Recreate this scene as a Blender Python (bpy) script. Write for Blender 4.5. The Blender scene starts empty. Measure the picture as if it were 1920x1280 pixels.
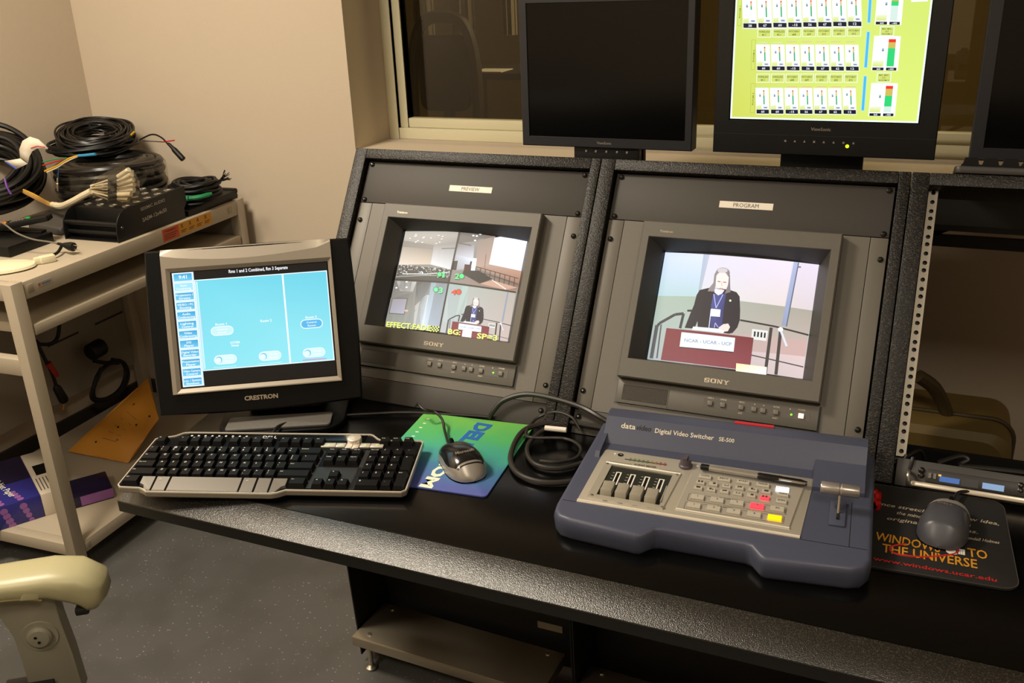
import bpy, bmesh, math, random
from mathutils import Vector, Matrix
random.seed(7)
R=math.radians; PI=math.pi
scn=bpy.context.scene; COL=scn.collection
# ------------------------------------------------------------------ camera
CAM_P=Vector((1.0613,-1.6798,1.5147)); CP,CY,CR=0.3762,0.4251,-0.04; FPX=1779.5
fw=Vector((-math.sin(CY)*math.cos(CP),math.cos(CY)*math.cos(CP),-math.sin(CP)))
rt0=Vector((math.cos(CY),math.sin(CY),0)); up0=rt0.cross(fw)
RT=math.cos(CR)*rt0+math.sin(CR)*up0; UP=-math.sin(CR)*rt0+math.cos(CR)*up0
cam=bpy.data.objects.new('camera',bpy.data.cameras.new('camera')); COL.objects.link(cam)
cam.data.sensor_width=36; cam.data.lens=FPX/1920*36; cam.data.clip_start=.05
cam.matrix_world=Matrix(((RT.x,UP.x,-fw.x,CAM_P.x),(RT.y,UP.y,-fw.y,CAM_P.y),(RT.z,UP.z,-fw.z,CAM_P.z),(0,0,0,1)))
scn.camera=cam
# ------------------------------------------------------------------ world, lights, exposure
w=bpy.data.worlds.new('world'); scn.world=w; w.use_nodes=True
w.node_tree.nodes['Background'].inputs[0].default_value=(.9,.75,.55,1); w.node_tree.nodes['Background'].inputs[1].default_value=.02
def area(name,loc,size,power,col,aim=(0,0,-1)):
    l=bpy.data.lights.new(name,'AREA'); l.shape='SQUARE'; l.size=size; l.energy=power; l.color=col
    o=bpy.data.objects.new(name,l); COL.objects.link(o); o.location=loc
    o.rotation_euler=Vector(aim).to_track_quat('-Z','Y').to_euler(); return o
WARM=(1,.88,.71)
area('ceiling_key_and_fill',(-.85,-.80,2.66),.50,66,WARM)
area('ceiling_key_and_fill',(-.30,-2.4,2.66),.50,28,WARM)  # weaker fill, added behind the camera
area('ceiling_key_and_fill',(1.6,-1.9,2.66),.50,20,WARM)  # another added fill behind the camera, for the right side
area('next_room_fill',(.6,3.0,2.6),.6,75,(1,.88,.62))  # unseen fill, added to brighten what shows through the glass
vs=scn.view_settings; vs.view_transform='Standard'; vs.look='None'; vs.exposure=0.0; vs.gamma=1.0; vs.use_curve_mapping=False
# ------------------------------------------------------------------ pixel helpers (1920x1280 frame), used to read sizes off the photograph
def ray(px,py): return RT*((px-960)/FPX)+UP*(-(py-640)/FPX)+fw
def at_z(px,py,z): d=ray(px,py); return CAM_P+d*((z-CAM_P.z)/d.z)
def at_y(px,py,y): d=ray(px,py); return CAM_P+d*((y-CAM_P.y)/d.y)
def at_x(px,py,x): d=ray(px,py); return CAM_P+d*((x-CAM_P.x)/d.x)
def at_rk(px,py,n):
    th=R(33.2585); N=Vector((0,-math.cos(th),math.sin(th))); O=Vector((0,0,1.1435)); d=ray(px,py); return CAM_P+d*((n-N.dot(CAM_P-O))/N.dot(d))
def proj(p):
    d=Vector(p)-CAM_P; k=d.dot(fw); return 960+FPX*d.dot(RT)/k, 640-FPX*d.dot(UP)/k
# ------------------------------------------------------------------ materials
def s2l(c): return c/12.92 if c<=.04045 else ((c+.055)/1.055)**2.4
def hexc(h): return tuple(s2l(int(h[i:i+2],16)/255) for i in (0,2,4))+(1,)
MATS={}
def mat(name,h,rough=.5,metal=0,spec=.5,bump=0,bscale=200,vary=0,vscale=8,emit=None,estr=0,coat=0,h2=None):
    if name in MATS: return MATS[name]
    m=bpy.data.materials.new(name); m.use_nodes=True; nt=m.node_tree; b=nt.nodes['Principled BSDF']
    b.inputs['Base Color'].default_value=hexc(h); b.inputs['Roughness'].default_value=rough; b.inputs['Metallic'].default_value=metal
    b.inputs['Specular IOR Level'].default_value=spec; b.inputs['Coat Weight'].default_value=coat
    tc=nt.nodes.new('ShaderNodeTexCoord')
    if vary:
        n=nt.nodes.new('ShaderNodeTexNoise'); n.inputs['Scale'].default_value=vscale; n.inputs['Detail'].default_value=4
        nt.links.new(tc.outputs['Object'],n.inputs['Vector'])
        mx=nt.nodes.new('ShaderNodeMix'); mx.data_type='RGBA'
        c=hexc(h); d=hexc(h2) if h2 else tuple(x*(1-vary) for x in c[:3])+(1,)
        mx.inputs[6].default_value=c; mx.inputs[7].default_value=d
        nt.links.new(n.outputs['Fac'],mx.inputs[0]); nt.links.new(mx.outputs[2],b.inputs['Base Color'])
    if bump:
        n=nt.nodes.new('ShaderNodeTexNoise'); n.inputs['Scale'].default_value=bscale; n.inputs['Detail'].default_value=2
        nt.links.new(tc.outputs['Object'],n.inputs['Vector'])
        bp=nt.nodes.new('ShaderNodeBump'); bp.inputs['Strength'].default_value=bump; bp.inputs['Distance'].default_value=.002
        nt.links.new(n.outputs['Fac'],bp.inputs['Height']); nt.links.new(bp.outputs['Normal'],b.inputs['Normal'])
    if emit: b.inputs['Emission Color'].default_value=hexc(emit); b.inputs['Emission Strength'].default_value=estr
    MATS[name]=m; return m
def speckle(name,h,hs,rough,scale,bump,thr=.62):
    m=mat(name,h,rough,bump=bump,bscale=scale)
    nt=m.node_tree; b=nt.nodes['Principled BSDF']; tc=[n for n in nt.nodes if n.type=='TEX_COORD'][0]
    n=nt.nodes.new('ShaderNodeTexNoise'); n.inputs['Scale'].default_value=scale*.8; n.inputs['Detail'].default_value=1
    r=nt.nodes.new('ShaderNodeValToRGB'); r.color_ramp.elements[0].position=thr-.04; r.color_ramp.elements[1].position=thr+.06
    r.color_ramp.elements[0].color=hexc(h); r.color_ramp.elements[1].color=hexc(hs)
    nt.links.new(tc.outputs['Object'],n.inputs['Vector']); nt.links.new(n.outputs['Fac'],r.inputs[0]); nt.links.new(r.outputs[0],b.inputs['Base Color']); return m
def clear(name,tint='ffffff',alpha=.12,rough=.05):
    if name in MATS: return MATS[name]
    m=bpy.data.materials.new(name); m.use_nodes=True; nt=m.node_tree; nt.nodes.clear()
    o=nt.nodes.new('ShaderNodeOutputMaterial'); t=nt.nodes.new('ShaderNodeBsdfTransparent'); t.inputs[0].default_value=hexc(tint)
    g=nt.nodes.new('ShaderNodeBsdfGlossy'); g.inputs['Roughness'].default_value=rough
    x=nt.nodes.new('ShaderNodeMixShader'); x.inputs[0].default_value=alpha
    nt.links.new(t.outputs[0],x.inputs[1]); nt.links.new(g.outputs[0],x.inputs[2]); nt.links.new(x.outputs[0],o.inputs[0]); MATS[name]=m; return m
def vcol(name,emit=True,rough=.25,k=1.0):
    if name in MATS: return MATS[name]
    m=bpy.data.materials.new(name); m.use_nodes=True; nt=m.node_tree; b=nt.nodes['Principled BSDF']
    a=nt.nodes.new('ShaderNodeVertexColor'); a.layer_name='Col'; b.inputs['Roughness'].default_value=rough
    if emit:
        b.inputs['Base Color'].default_value=(.004,.004,.004,1); nt.links.new(a.outputs[0],b.inputs['Emission Color']); b.inputs['Emission Strength'].default_value=k
    else: nt.links.new(a.outputs[0],b.inputs['Base Color'])
    MATS[name]=m; return m
# ------------------------------------------------------------------ mesh building
TXT={}
def textmesh(s,res=2,bold=0):
    k_=(s,bold)
    if k_ in TXT: return TXT[k_]
    c=bpy.data.curves.new('t','FONT'); c.body=s; c.size=1; c.resolution_u=res; c.fill_mode='FRONT'; c.offset=bold
    o=bpy.data.objects.new('t',c); me=bpy.data.meshes.new_from_object(o)
    v=[(p.co.x,p.co.y) for p in me.vertices]; f=[list(p.vertices) for p in me.polygons]
    bpy.data.objects.remove(o); bpy.data.curves.remove(c); bpy.data.meshes.remove(me)
    if v:
        x0=min(p[0] for p in v); v=[(p[0]-x0,p[1]) for p in v]
    TXT[k_]=(v,f); return TXT[k_]
def spl(pts,n=8,closed=False):
    P=[Vector(p) for p in pts]; N=len(P); out=[]
    if N<3: return P
    rng=range(N) if closed else range(N-1)
    for i in rng:
        if closed: a,b,c,d=P[i-1],P[i],P[(i+1)%N],P[(i+2)%N]
        else: a=P[max(i-1,0)];b=P[i];c=P[i+1];d=P[min(i+2,N-1)]
        for k in range(n):
            t=k/n; out.append(.5*((2*b)+(c-a)*t+(2*a-5*b+4*c-d)*t*t+(3*b-a-3*c+d)*t**3))
    if not closed: out.append(P[-1].copy())
    return out
I4=Matrix.Identity(4)
class B:
    def __init__(s,T=None): s.bm=bmesh.new(); s.T=T or I4
    def v(s,p): return s.bm.verts.new(s.T@Vector(p))
    def f(s,vs,mi=0):
        try:
            f=s.bm.faces.new(vs); f.material_index=mi; return f
        except ValueError: return None
    def poly(s,pts,mi=0): return s.f([s.v(p) for p in pts],mi)
    def loft(s,rings,mi=0,closed=True,cap=True):
        V=[[s.v(p) for p in r] for r in rings]; n=len(V[0])
        for a,b in zip(V,V[1:]):
            for i in range(n if closed else n-1):
                j=(i+1)%n; s.f([a[i],a[j],b[j],b[i]],mi)
        if cap and closed: s.f(V[0][::-1],mi); s.f(V[-1],mi)
        return s
    def box(s,x0,x1,y0,y1,z0,z1,mi=0):
        return s.loft([[(x0,y0,z),(x1,y0,z),(x1,y1,z),(x0,y1,z)] for z in (z0,z1)],mi)
    def prism(s,pts,z0,z1,mi=0): return s.loft([[(x,y,z) for x,y in pts] for z in (z0,z1)],mi)
    def prismx(s,pts,x0,x1,mi=0): return s.loft([[(x,y,z) for y,z in pts] for x in (x0,x1)],mi)
    def prismy(s,pts,y0,y1,mi=0): return s.loft([[(x,y,z) for x,z in pts] for y in (y1,y0)],mi)
    def cyl(s,c,ax,r,h,n=16,mi=0,r2=None):
        c=Vector(c); ax=Vector(ax).normalized(); q=ax.to_track_quat('Z','Y'); r2=r if r2 is None else r2
        ring=lambda rr,t:[c+q@Vector((rr*math.cos(2*PI*i/n),rr*math.sin(2*PI*i/n),t)) for i in range(n)]
        return s.loft([ring(r,0),ring(r2,h)],mi)
    def lathe(s,prof,c=(0,0,0),ax=(0,0,1),n=20,mi=0,cap=True):
        c=Vector(c); q=Vector(ax).normalized().to_track_quat('Z','Y')
        return s.loft([[c+q@Vector((r*math.cos(2*PI*i/n),r*math.sin(2*PI*i/n),t)) for i in range(n)] for r,t in prof],mi,True,cap)
    def tube(s,pts,r,n=8,closed=False,mi=0):
        P=[Vector(p) for p in pts]; N=len(P); rings=[]; up=None
        for i in range(N):
            a=P[i-1] if (i>0 or closed) else P[i]; b=P[(i+1)%N] if (i<N-1 or closed) else P[i]
            t=(b-a)
            t=t.normalized() if t.length>1e-9 else Vector((0,0,1))
            if up is None: up=t.orthogonal().normalized()
            up=(up-t*up.dot(t)); up=up.normalized() if up.length>1e-6 else t.orthogonal().normalized()
            bn=t.cross(up); rr=r[i] if isinstance(r,(list,tuple)) else r
            rings.append([P[i]+rr*(math.cos(2*PI*k/n)*up+math.sin(2*PI*k/n)*bn) for k in range(n)])
        if closed: rings.append(rings[0])
        return s.loft(rings,mi,True,not closed)
    def rrect(s,x0,x1,y0,y1,r,z0,z1,n=4,mi=0): return s.prism(rr(x0,x1,y0,y1,r,n),z0,z1,mi)
    def grid(s,fn,nu,nv,mi=0,wrap=False):
        V=[[s.v(fn(i/nu,j/nv)) for j in range(nv+(0 if wrap else 1))] for i in range(nu+1)]
        m=len(V[0])
        for i in range(nu):
            for j in range(nv):
                s.f([V[i][j],V[i+1][j],V[i+1][(j+1)%m],V[i][(j+1)%m]],mi)
        return s
    def text(s,t,p,size=.01,ex=(1,0,0),ey=(0,1,0),align='L',mi=0,width=None,bold=.012):
        v,f=textmesh(t,2,bold)
        if not v: return s
        p=Vector(p);ex=Vector(ex);ey=Vector(ey); w=max(a for a,_ in v); sx=size if width is None else width/w
        off={'L':0,'C':-w*sx/2,'R':-w*sx}[align]
        vv=[s.v(p+ex*(off+a*sx)+ey*(b*size)) for a,b in v]
        for q in f: s.f([vv[i] for i in q],mi)
        return s
    def build(s,name,mats,parent=None,bevel=0,seg=2,smooth=True,loc=None,rot=None,world=False,kind=None,ang=32,weld=True):
        bm=s.bm
        if weld: bmesh.ops.remove_doubles(bm,verts=bm.verts,dist=1e-6)
        bmesh.ops.recalc_face_normals(bm,faces=[f for f in bm.faces]) if weld else None
        if bevel:
            ed=[e for e in bm.edges if len(e.link_faces)==2 and e.calc_face_angle(0)>R(30)]
            if ed: bmesh.ops.bevel(bm,geom=ed,offset=bevel,segments=seg,profile=.5,affect='EDGES',clamp_overlap=True)
        me=bpy.data.meshes.new(name); bm.to_mesh(me); bm.free()
        if not isinstance(mats,(list,tuple)): mats=[mats]
        for m in mats: me.materials.append(m)
        if smooth:
            me.shade_smooth(); me.set_sharp_from_angle(angle=R(ang))
        return link(name,me,parent,loc,rot,world,kind)
def rr(x0,x1,y0,y1,r,n=4):
    out=[]
    for cx,cy,a in ((x1-r,y1-r,0),(x0+r,y1-r,90),(x0+r,y0+r,180),(x1-r,y0+r,270)):
        for i in range(n+1):
            t=R(a+90*i/n); out.append((cx+r*math.cos(t),cy+r*math.sin(t)))
    return out
WM={}
def link(name,data,parent=None,loc=None,rot=None,world=False,kind=None):
    o=bpy.data.objects.new(name,data); COL.objects.link(o)
    if loc is not None: o.location=loc
    if rot is not None: o.rotation_euler=rot
    if parent:
        o.parent=parent
        if world: o.matrix_parent_inverse=WM[parent.name].inverted()
    if kind: o['kind']=kind
    return o
def tag(o,label=None,cat=None,group=None,kind=None):
    if label: o['label']=label
    if cat: o['category']=cat
    if group: o['group']=group
    if kind: o['kind']=kind
    return o
def thing(name,label,cat,loc=(0,0,0),rot=(0,0,0),group=None):
    o=link(name,None,None,loc,rot); tag(o,label,cat,group)
    o.empty_display_size=.05
    from mathutils import Euler
    WM[o.name]=Matrix.Translation(Vector(loc))@Euler(rot,'XYZ').to_matrix().to_4x4(); return o
def dup(o,parent,loc):
    c=o.copy(); COL.objects.link(c); c.parent=parent; c.location=loc; return c
# ---- flat printed / screen pictures: coloured polygons, layered a hair apart
def homog(src,dst):
    import numpy as np
    A=[]
    for (x,y),(u,v) in zip(src,dst): A+= [[x,y,1,0,0,0,-u*x,-u*y,-u],[0,0,0,x,y,1,-v*x,-v*y,-v]]
    h=np.linalg.svd(np.array(A,float))[2][-1].reshape(3,3)
    def f(x,y):
        q=h@np.array([x,y,1.0]); return q[0]/q[2],q[1]/q[2]
    return f
class Cv:
    """picture in source coordinates; H maps them to the sheet's own (x,y) metres; lift per layer"""
    def __init__(s,H=None,dz=.00002): s.bm=bmesh.new(); s.cl=s.bm.loops.layers.float_color.new('Col'); s.H=H or (lambda x,y:(x,y)); s.n=0; s.dz=dz
    def face(s,pts,cols,z):
        vs=[]
        for x,y in pts:
            a,b=s.H(x,y); vs.append(s.bm.verts.new((a,b,z)))
        try: f=s.bm.faces.new(vs)
        except ValueError: return
        for i,l in enumerate(f.loops): l[s.cl]=cols[i] if isinstance(cols,list) else cols
    def z(s): s.n+=1; return s.n*s.dz
    def poly(s,pts,c):
        cs=[hexc(k) for k in c] if isinstance(c,list) else hexc(c); s.face(pts,cs,s.z()); return s
    def rect(s,x0,y0,x1,y1,c): return s.poly([(x0,y0),(x1,y0),(x1,y1),(x0,y1)],c)
    def many(s,polys):
        z=s.z()
        for p,c in polys: s.face(p,[hexc(k) for k in c] if isinstance(c,list) else hexc(c),z)
        return s
    def ell(s,cx,cy,rx,ry,c,n=16,rot=0,a0=0,a1=360):
        q=R(rot); pts=[]
        for i in range(n):
            t=R(a0+(a1-a0)*i/(n if a1-a0==360 else n-1)); x=rx*math.cos(t);y=ry*math.sin(t); pts.append((cx+x*math.cos(q)-y*math.sin(q),cy+x*math.sin(q)+y*math.cos(q)))
        return s.poly(pts,c)
    def line(s,pts,w,c):
        z=s.z()
        for (x0,y0),(x1,y1) in zip(pts,pts[1:]):
            L=math.hypot(x1-x0,y1-y0) or 1; nx,ny=-(y1-y0)/L*w/2,(x1-x0)/L*w/2
            s.face([(x0+nx,y0+ny),(x1+nx,y1+ny),(x1-nx,y1-ny),(x0-nx,y0-ny)],hexc(c),z)
        return s
    def pill(s,cx,cy,w,h,c,ang=0):
        q=R(ang); pts=[]
        for sx,a in ((1,-90),(-1,90)):
            for i in range(7):
                t=R(a+180*i/6); x=sx*(w-h)/2+h/2*math.cos(t); y=h/2*math.sin(t); pts.append((cx+x*math.cos(q)-y*math.sin(q),cy+x*math.sin(q)+y*math.cos(q)))
        return s.poly(pts,c)
    def text(s,t,x0,y0,x1,y1,h,c,down=True,sk=0,bold=.02):
        v,f=textmesh(t,2,bold)
        if not v: return s
        W=max(a for a,_ in v); Hh=.72; L=math.hypot(x1-x0,y1-y0); ex=((x1-x0)/L,(y1-y0)/L)
        ey=(ex[1],-ex[0]) if down else (-ex[1],ex[0])
        z=s.z(); cc=hexc(c); pv=[]
        for a,b in v:
            X=a/W*L+sk*b*h; Y=b/Hh*h; p=s.H(x0+ex[0]*X+ey[0]*Y,y0+ex[1]*X+ey[1]*Y); pv.append(s.bm.verts.new((p[0],p[1],z)))
        for q in f:
            try: fc=s.bm.faces.new([pv[i] for i in q])
            except ValueError: continue
            for l in fc.loops: l[s.cl]=cc
        return s
    def build(s,name,m,parent,warp=None,step=None,x0=0,x1=0,loc=None,rot=None):
        bm=s.bm
        if step:
            n=int((x1-x0)/step)
            for i in range(1,n):
                bmesh.ops.bisect_plane(bm,geom=bm.verts[:]+bm.edges[:]+bm.faces[:],plane_co=(x0+i*step,0,0),plane_no=(1,0,0))
        for v in bm.verts:
            if warp: v.co=warp(v.co)
        bm.normal_update()
        for f in bm.faces:
            if f.normal.z<0: f.normal_flip()
        me=bpy.data.meshes.new(name); bm.to_mesh(me); bm.free(); me.materials.append(m)
        return link(name,me,parent,loc,rot)
# ================================================================== SETTING
YW=.80; XL=-1.62; XR=3.1; YF=-3.6; ZC=2.7
m_wall=mat('painted_wall','c6b7a2',.75,bump=.15,bscale=260,vary=.03,vscale=3)
m_frame=mat('cream_window_paint','cdc6a6',.5)
m_ceil=mat('ceiling_paint','d9d2c4',.8)
m_trim=mat('dark_rubber_base','3a332b',.6)
def struct(name,bm,m,**k):
    o=bm.build(name,m,None,**k); o['kind']='structure'; return o
# floor: speckled sheet vinyl
m_floor=mat('speckled_vinyl','52514f',.45,bump=.05,bscale=60)
nt=m_floor.node_tree; b=nt.nodes['Principled BSDF']; tc=[n for n in nt.nodes if n.type=='TEX_COORD'][0]
vo=nt.nodes.new('ShaderNodeTexVoronoi'); vo.inputs['Scale'].default_value=75; nt.links.new(tc.outputs['Object'],vo.inputs['Vector'])
rp=nt.nodes.new('ShaderNodeValToRGB'); rp.color_ramp.elements[0].position=.06; rp.color_ramp.elements[0].color=hexc('9c9a94'); rp.color_ramp.elements[1].position=.16; rp.color_ramp.elements[1].color=hexc('52514f')
nt.links.new(vo.outputs['Distance'],rp.inputs[0])
vo2=nt.nodes.new('ShaderNodeTexNoise'); vo2.inputs['Scale'].default_value=5; nt.links.new(tc.outputs['Object'],vo2.inputs['Vector'])
mx=nt.nodes.new('ShaderNodeMix'); mx.data_type='RGBA'; mx.blend_type='MIX'; mx.inputs[7].default_value=hexc('4b4a47'); 
rq=nt.nodes.new('ShaderNodeValToRGB'); rq.color_ramp.elements[0].position=.45; rq.color_ramp.elements[1].position=.6
nt.links.new(vo2.outputs['Fac'],rq.inputs[0]); nt.links.new(rq.outputs[0],mx.inputs[0]); nt.links.new(rp.outputs[0],mx.inputs[6]); nt.links.new(mx.outputs[2],b.inputs['Base Color'])
struct('floor',B().box(XL-.1,XR+.1,YF-.1,YW+.1,-.05,0),m_floor)
struct('ceiling',B().box(XL-.1,XR+.1,YF-.1,YW+.3,ZC,ZC+.05),m_ceil)
struct('wall_left',B().box(XL-.1,XL,YF,YW,0,ZC),m_wall)
struct('wall_right',B().box(XR,XR+.1,YF,YW,0,ZC),m_wall)
struct('wall_front',B().box(XL-.1,XR+.1,YF-.1,YF,0,ZC),m_wall)
c0=at_y(667,281,YW); WX0=c0.x; WZ0=c0.z; WX1=2.35; WZ1=2.15
yfr=at_z(719,259,WZ0).y; WT=yfr-YW+.11
bm=B(); y1=YW+WT
bm.box(XL-.1,WX0,YW,y1,0,ZC); bm.box(WX1,XR+.1,YW,y1,0,ZC); bm.box(WX0,WX1,YW,y1,0,WZ0); bm.box(WX0,WX1,YW,y1,WZ1,ZC)
struct('wall_back',bm,m_wall,weld=False)
struct('baseboard_left',B().box(XL,XL+.012,YF,YW,0,.10),m_trim)
struct('baseboard_back',B().box(XL,XR,YW-.012,YW,0,.10),m_trim)
# window: stepped frame around a fixed pane
win=thing('window_1','fixed window in a stepped cream frame set deep in the wall','window',(WX0,yfr,WZ0)); win['kind']='structure'; del win['category']; del win['label']
def ringframe(x0,x1,z0,z1,t,ya,yb):
    q=B(); q.box(x0,x0+t,ya,yb,z0,z1); q.box(x1-t,x1,ya,yb,z0,z1); q.box(x0+t,x1-t,ya,yb,z0,z0+t); q.box(x0+t,x1-t,ya,yb,z1-t,z1); return q
ringframe(WX0,WX1,WZ0,WZ1,.035,yfr,yfr+.03).build('window_frame',m_frame,win,bevel=.002,world=True)
ringframe(WX0+.035,WX1-.035,WZ0+.035,WZ1-.035,.03,yfr+.012,yfr+.05).build('window_stop',m_frame,win,bevel=.003,world=True)
B().box(WX0+.06,WX1-.06,yfr+.028,yfr+.034,WZ0+.06,WZ1-.06).build('pane',clear('window_glass','d8d2c0',.06,.02),win,world=True)
# the dim room behind the glass, brightened by an added lamp
YN=5.2
m_next=mat('olive_far_wall','6d5a34',.8,vary=.1); m_nfl=mat('far_carpet','5c4c2e',.9)
struct('wall_far',B().box(-2.5,5,YN,YN+.1,0,ZC),m_next)
struct('wall_far_left',B().box(-2.6,-2.5,y1,YN,0,ZC),m_next)
struct('wall_far_right',B().box(5,5.1,y1,YN,0,ZC),m_next)
struct('floor_far',B().box(-2.5,5,y1,YN,-.05,0),m_nfl)
struct('ceiling_far',B().box(-2.5,5,y1+.1,YN,ZC,ZC+.05),m_ceil)
m_drape=mat('pale_drape','8a8070',.9)
def drape(pa,pb,pyb,y,label):
    a=at_y(pa,pyb,y); b_=at_y(pb,pyb,y); x=a.x; wd=b_.x-a.x; q=B(); n=18
    q.loft([[(x+wd*i/n,y+.03*math.sin(i*1.9),z) for i in range(n+1)]+[(x+wd*i/n,y+.02+.03*math.sin(i*1.9),z) for i in range(n,-1,-1)] for z in (a.z,ZC)])
    tag(q.build('hanging_drape',m_drape),label,'drape','drapes in the dark room')
drape(779,812,72,3.4,'faint pale drape hanging furthest left in the dark room behind the window')
drape(850,889,76,3.2,'pale drape hanging in the middle of the dark room behind the window')
drape(944,966,66,3.2,'narrow pale drape beside the black screen in the dark room behind the window')
m_dk=mat('dark_wood','2a2018',.6)
pa=at_y(885,134,2.5); t=thing('far_table','low dark table carrying a white sheet behind the window glass','table',(pa.x,2.55,0))
B().box(-.14,.50,-.12,.32,pa.z-.03,pa.z).build('table_top',m_dk,t,bevel=.004)
for sx in(-.11,.46):
    for sy in(-.09,.28): B().box(sx-.02,sx+.02,sy-.02,sy+.02,0,pa.z-.03).build('leg',m_dk,t)
pb=at_y(892,138,2.5); pc2=at_y(946,138,2.5)
tag(B().box(pb.x,pc2.x,2.46,2.60,pa.z+.0005,pa.z+.004).build('paper_sheet',mat('paper','e9e4da',.8)),'white paper sheet on the low table behind the window','paper')
pa=at_y(828,125,2.35); pt_=at_y(828,32,2.35); t=thing('far_chair','rounded dark chair back standing behind the window glass','chair',(pa.x,2.35,0))
hz_=pt_.z; wz=.16
q=B(); q.tube(spl([(-wz,0,.45),(-wz*1.05,.02,hz_-.30),(-wz*.75,.03,hz_-.05),(0,.03,hz_),(wz*.75,.03,hz_-.05),(wz*1.05,.02,hz_-.30),(wz,0,.45)],6),.028); q.build('back_frame',m_dk,t)
q=B(); q.loft([[(x,yy,z) for x,z in rr(-wz*.8,wz*.8,hz_-.42,hz_-.08,.05,4)] for yy in (.01,.04)]); q.build('back_pad',mat('dark_cloth','1d1812',.9),t)
B().rrect(-.2,.2,-.42,0,.05,.42,.48).build('seat',m_dk,t)
for sx in(-.17,.17):
    for sy in(-.38,-.03): B().cyl((sx,sy,0),(0,0,1),.018,.43,8).build('leg',m_dk,t)

# ================================================================== RACKS
P=.537; TH=R(33.2585); RA=PI/2-TH; ST,CT=math.sin(TH),math.cos(TH); BV=.4826
def rbase(i,v=BV): return Vector((i*P,-ST*v,1.1435-CT*v))
def rk(i,u,v,n): return Vector((i*P+u,-ST*v-CT*n,1.1435-CT*v+ST*n))
m_powder=speckle('black_powder_coat','0d0b09','3a342c',.42,420,.5,.61)
m_powder.node_tree.nodes['Principled BSDF'].inputs['Specular IOR Level'].default_value=.35
m_blank=mat('blank_panel_paint','37332e',.62,bump=.05,bscale=900,vary=.12,vscale=6)
m_black=mat('black_paint','0e0d0c',.55)
m_screw=mat('black_screw','15130f',.3,spec=.6)
m_lab=mat('label_white','e6dfd2',.6); m_ink=mat('label_ink','5a554d',.6)
m_zinc=mat('zinc_rail','a39c8e',.42,metal=.5)
def screw_mesh():
    q=B(); q.lathe([(.0001,.0042),(.0016,.0042),(.0016,.0026),(.0022,.0044),(.0042,.003),(.0050,.0008),(.0052,0)],n=14,cap=False)
    return q.build('screw',m_screw)
SCR=screw_mesh(); SCRD=SCR.data; bpy.data.objects.remove(SCR)
def screw(parent,u,y,n=0): return link('screw',SCRD,parent,(u,y,n))
LBL=['black slanted equipment rack bay with PREVIEW strip, at the left','black slanted equipment rack bay with PROGRAM strip, in the middle','black slanted equipment rack bay standing open with a bare perforated rail']
RK=[]
for i in range(3):
    t=thing('equipment_rack',LBL[i],'rack',rbase(i),(RA,0,0),'rack bays of the console'); RK.append(t)
    Y=lambda v:BV-v
    B().box(-.0395,-.0125,0,Y(-.030),-.022,.013).build('stile',m_powder,t,bevel=.0015)
    B().box(.4775,.4960,0,Y(-.030),-.022,.013).build('stile',m_powder,t,bevel=.0015)
    B().box(-.0122,.4772,Y(-.0085),Y(-.030),-.05,.013).build('top_rail',m_powder,t,bevel=.0015)
    if i<2: B().box(-.0122,-.002,0,Y(-.0085),-.030,-.024).build('gap_backing',m_black,t); B().box(.467,.4772,0,Y(-.0085),-.030,-.024).build('gap_backing',m_black,t); B().box(-.002,.467,Y(.02),Y(-.0085),-.030,-.024).build('gap_backing',m_black,t)  # added black strips that stop light showing through the gaps round the panels
    # side cheeks and lower cabinet, in room axes
    for u in (-.0395,.4925):
        a=rk(i,u,-.031,-.05); c=rk(i,u,BV,-.05)
        q=B(); q.prismx([(a.y,a.z),(c.y,c.z),(c.y+.04,.02),(.42,.02),(.42,1.02),(.19,1.02)],a.x,a.x+.003)
        q.build('side_panel',m_black,t,world=True)
    if i<2:
        q=B(); q.box(-.00875,.47385,Y(.0819),Y(-.00635),-.003,0); pn=q.build('blank_panel',m_blank,t,bevel=.0008)
        for u in(0,.4651):
            for v in(0,.0762): screw(pn,u,Y(v))
        q=B(); q.box(.188,.281,Y(.047),Y(.0348),0,.0004); lb=q.build('name_strip',m_lab,pn); lb['label']='white PREVIEW name strip' if i==0 else 'white PROGRAM name strip'
        q=B(); q.text(['PREVIEW','PROGRAM'][i],(.2345,Y(.0445),.0006),.0105,align='C',width=.039 if i==0 else .044,bold=0); q.build('lettering',m_ink,pn,weld=False)
        q=B(); q.box(-.00875,.47385,Y(.4820),Y(.4388),-.003,0); pn=q.build('blank_panel',m_blank,t,bevel=.0008)
        for u in(0,.4651): screw(pn,u,Y(.4517))
    B().box(i*P-.0365,i*P+.4925,-.050,-.035,.02,.70).build('cabinet_front',m_black,t,world=True)
    B().box(i*P-.0395,i*P+.4955,.40,.415,.945,.968).build('rear_rail',m_black,t,world=True)
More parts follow.
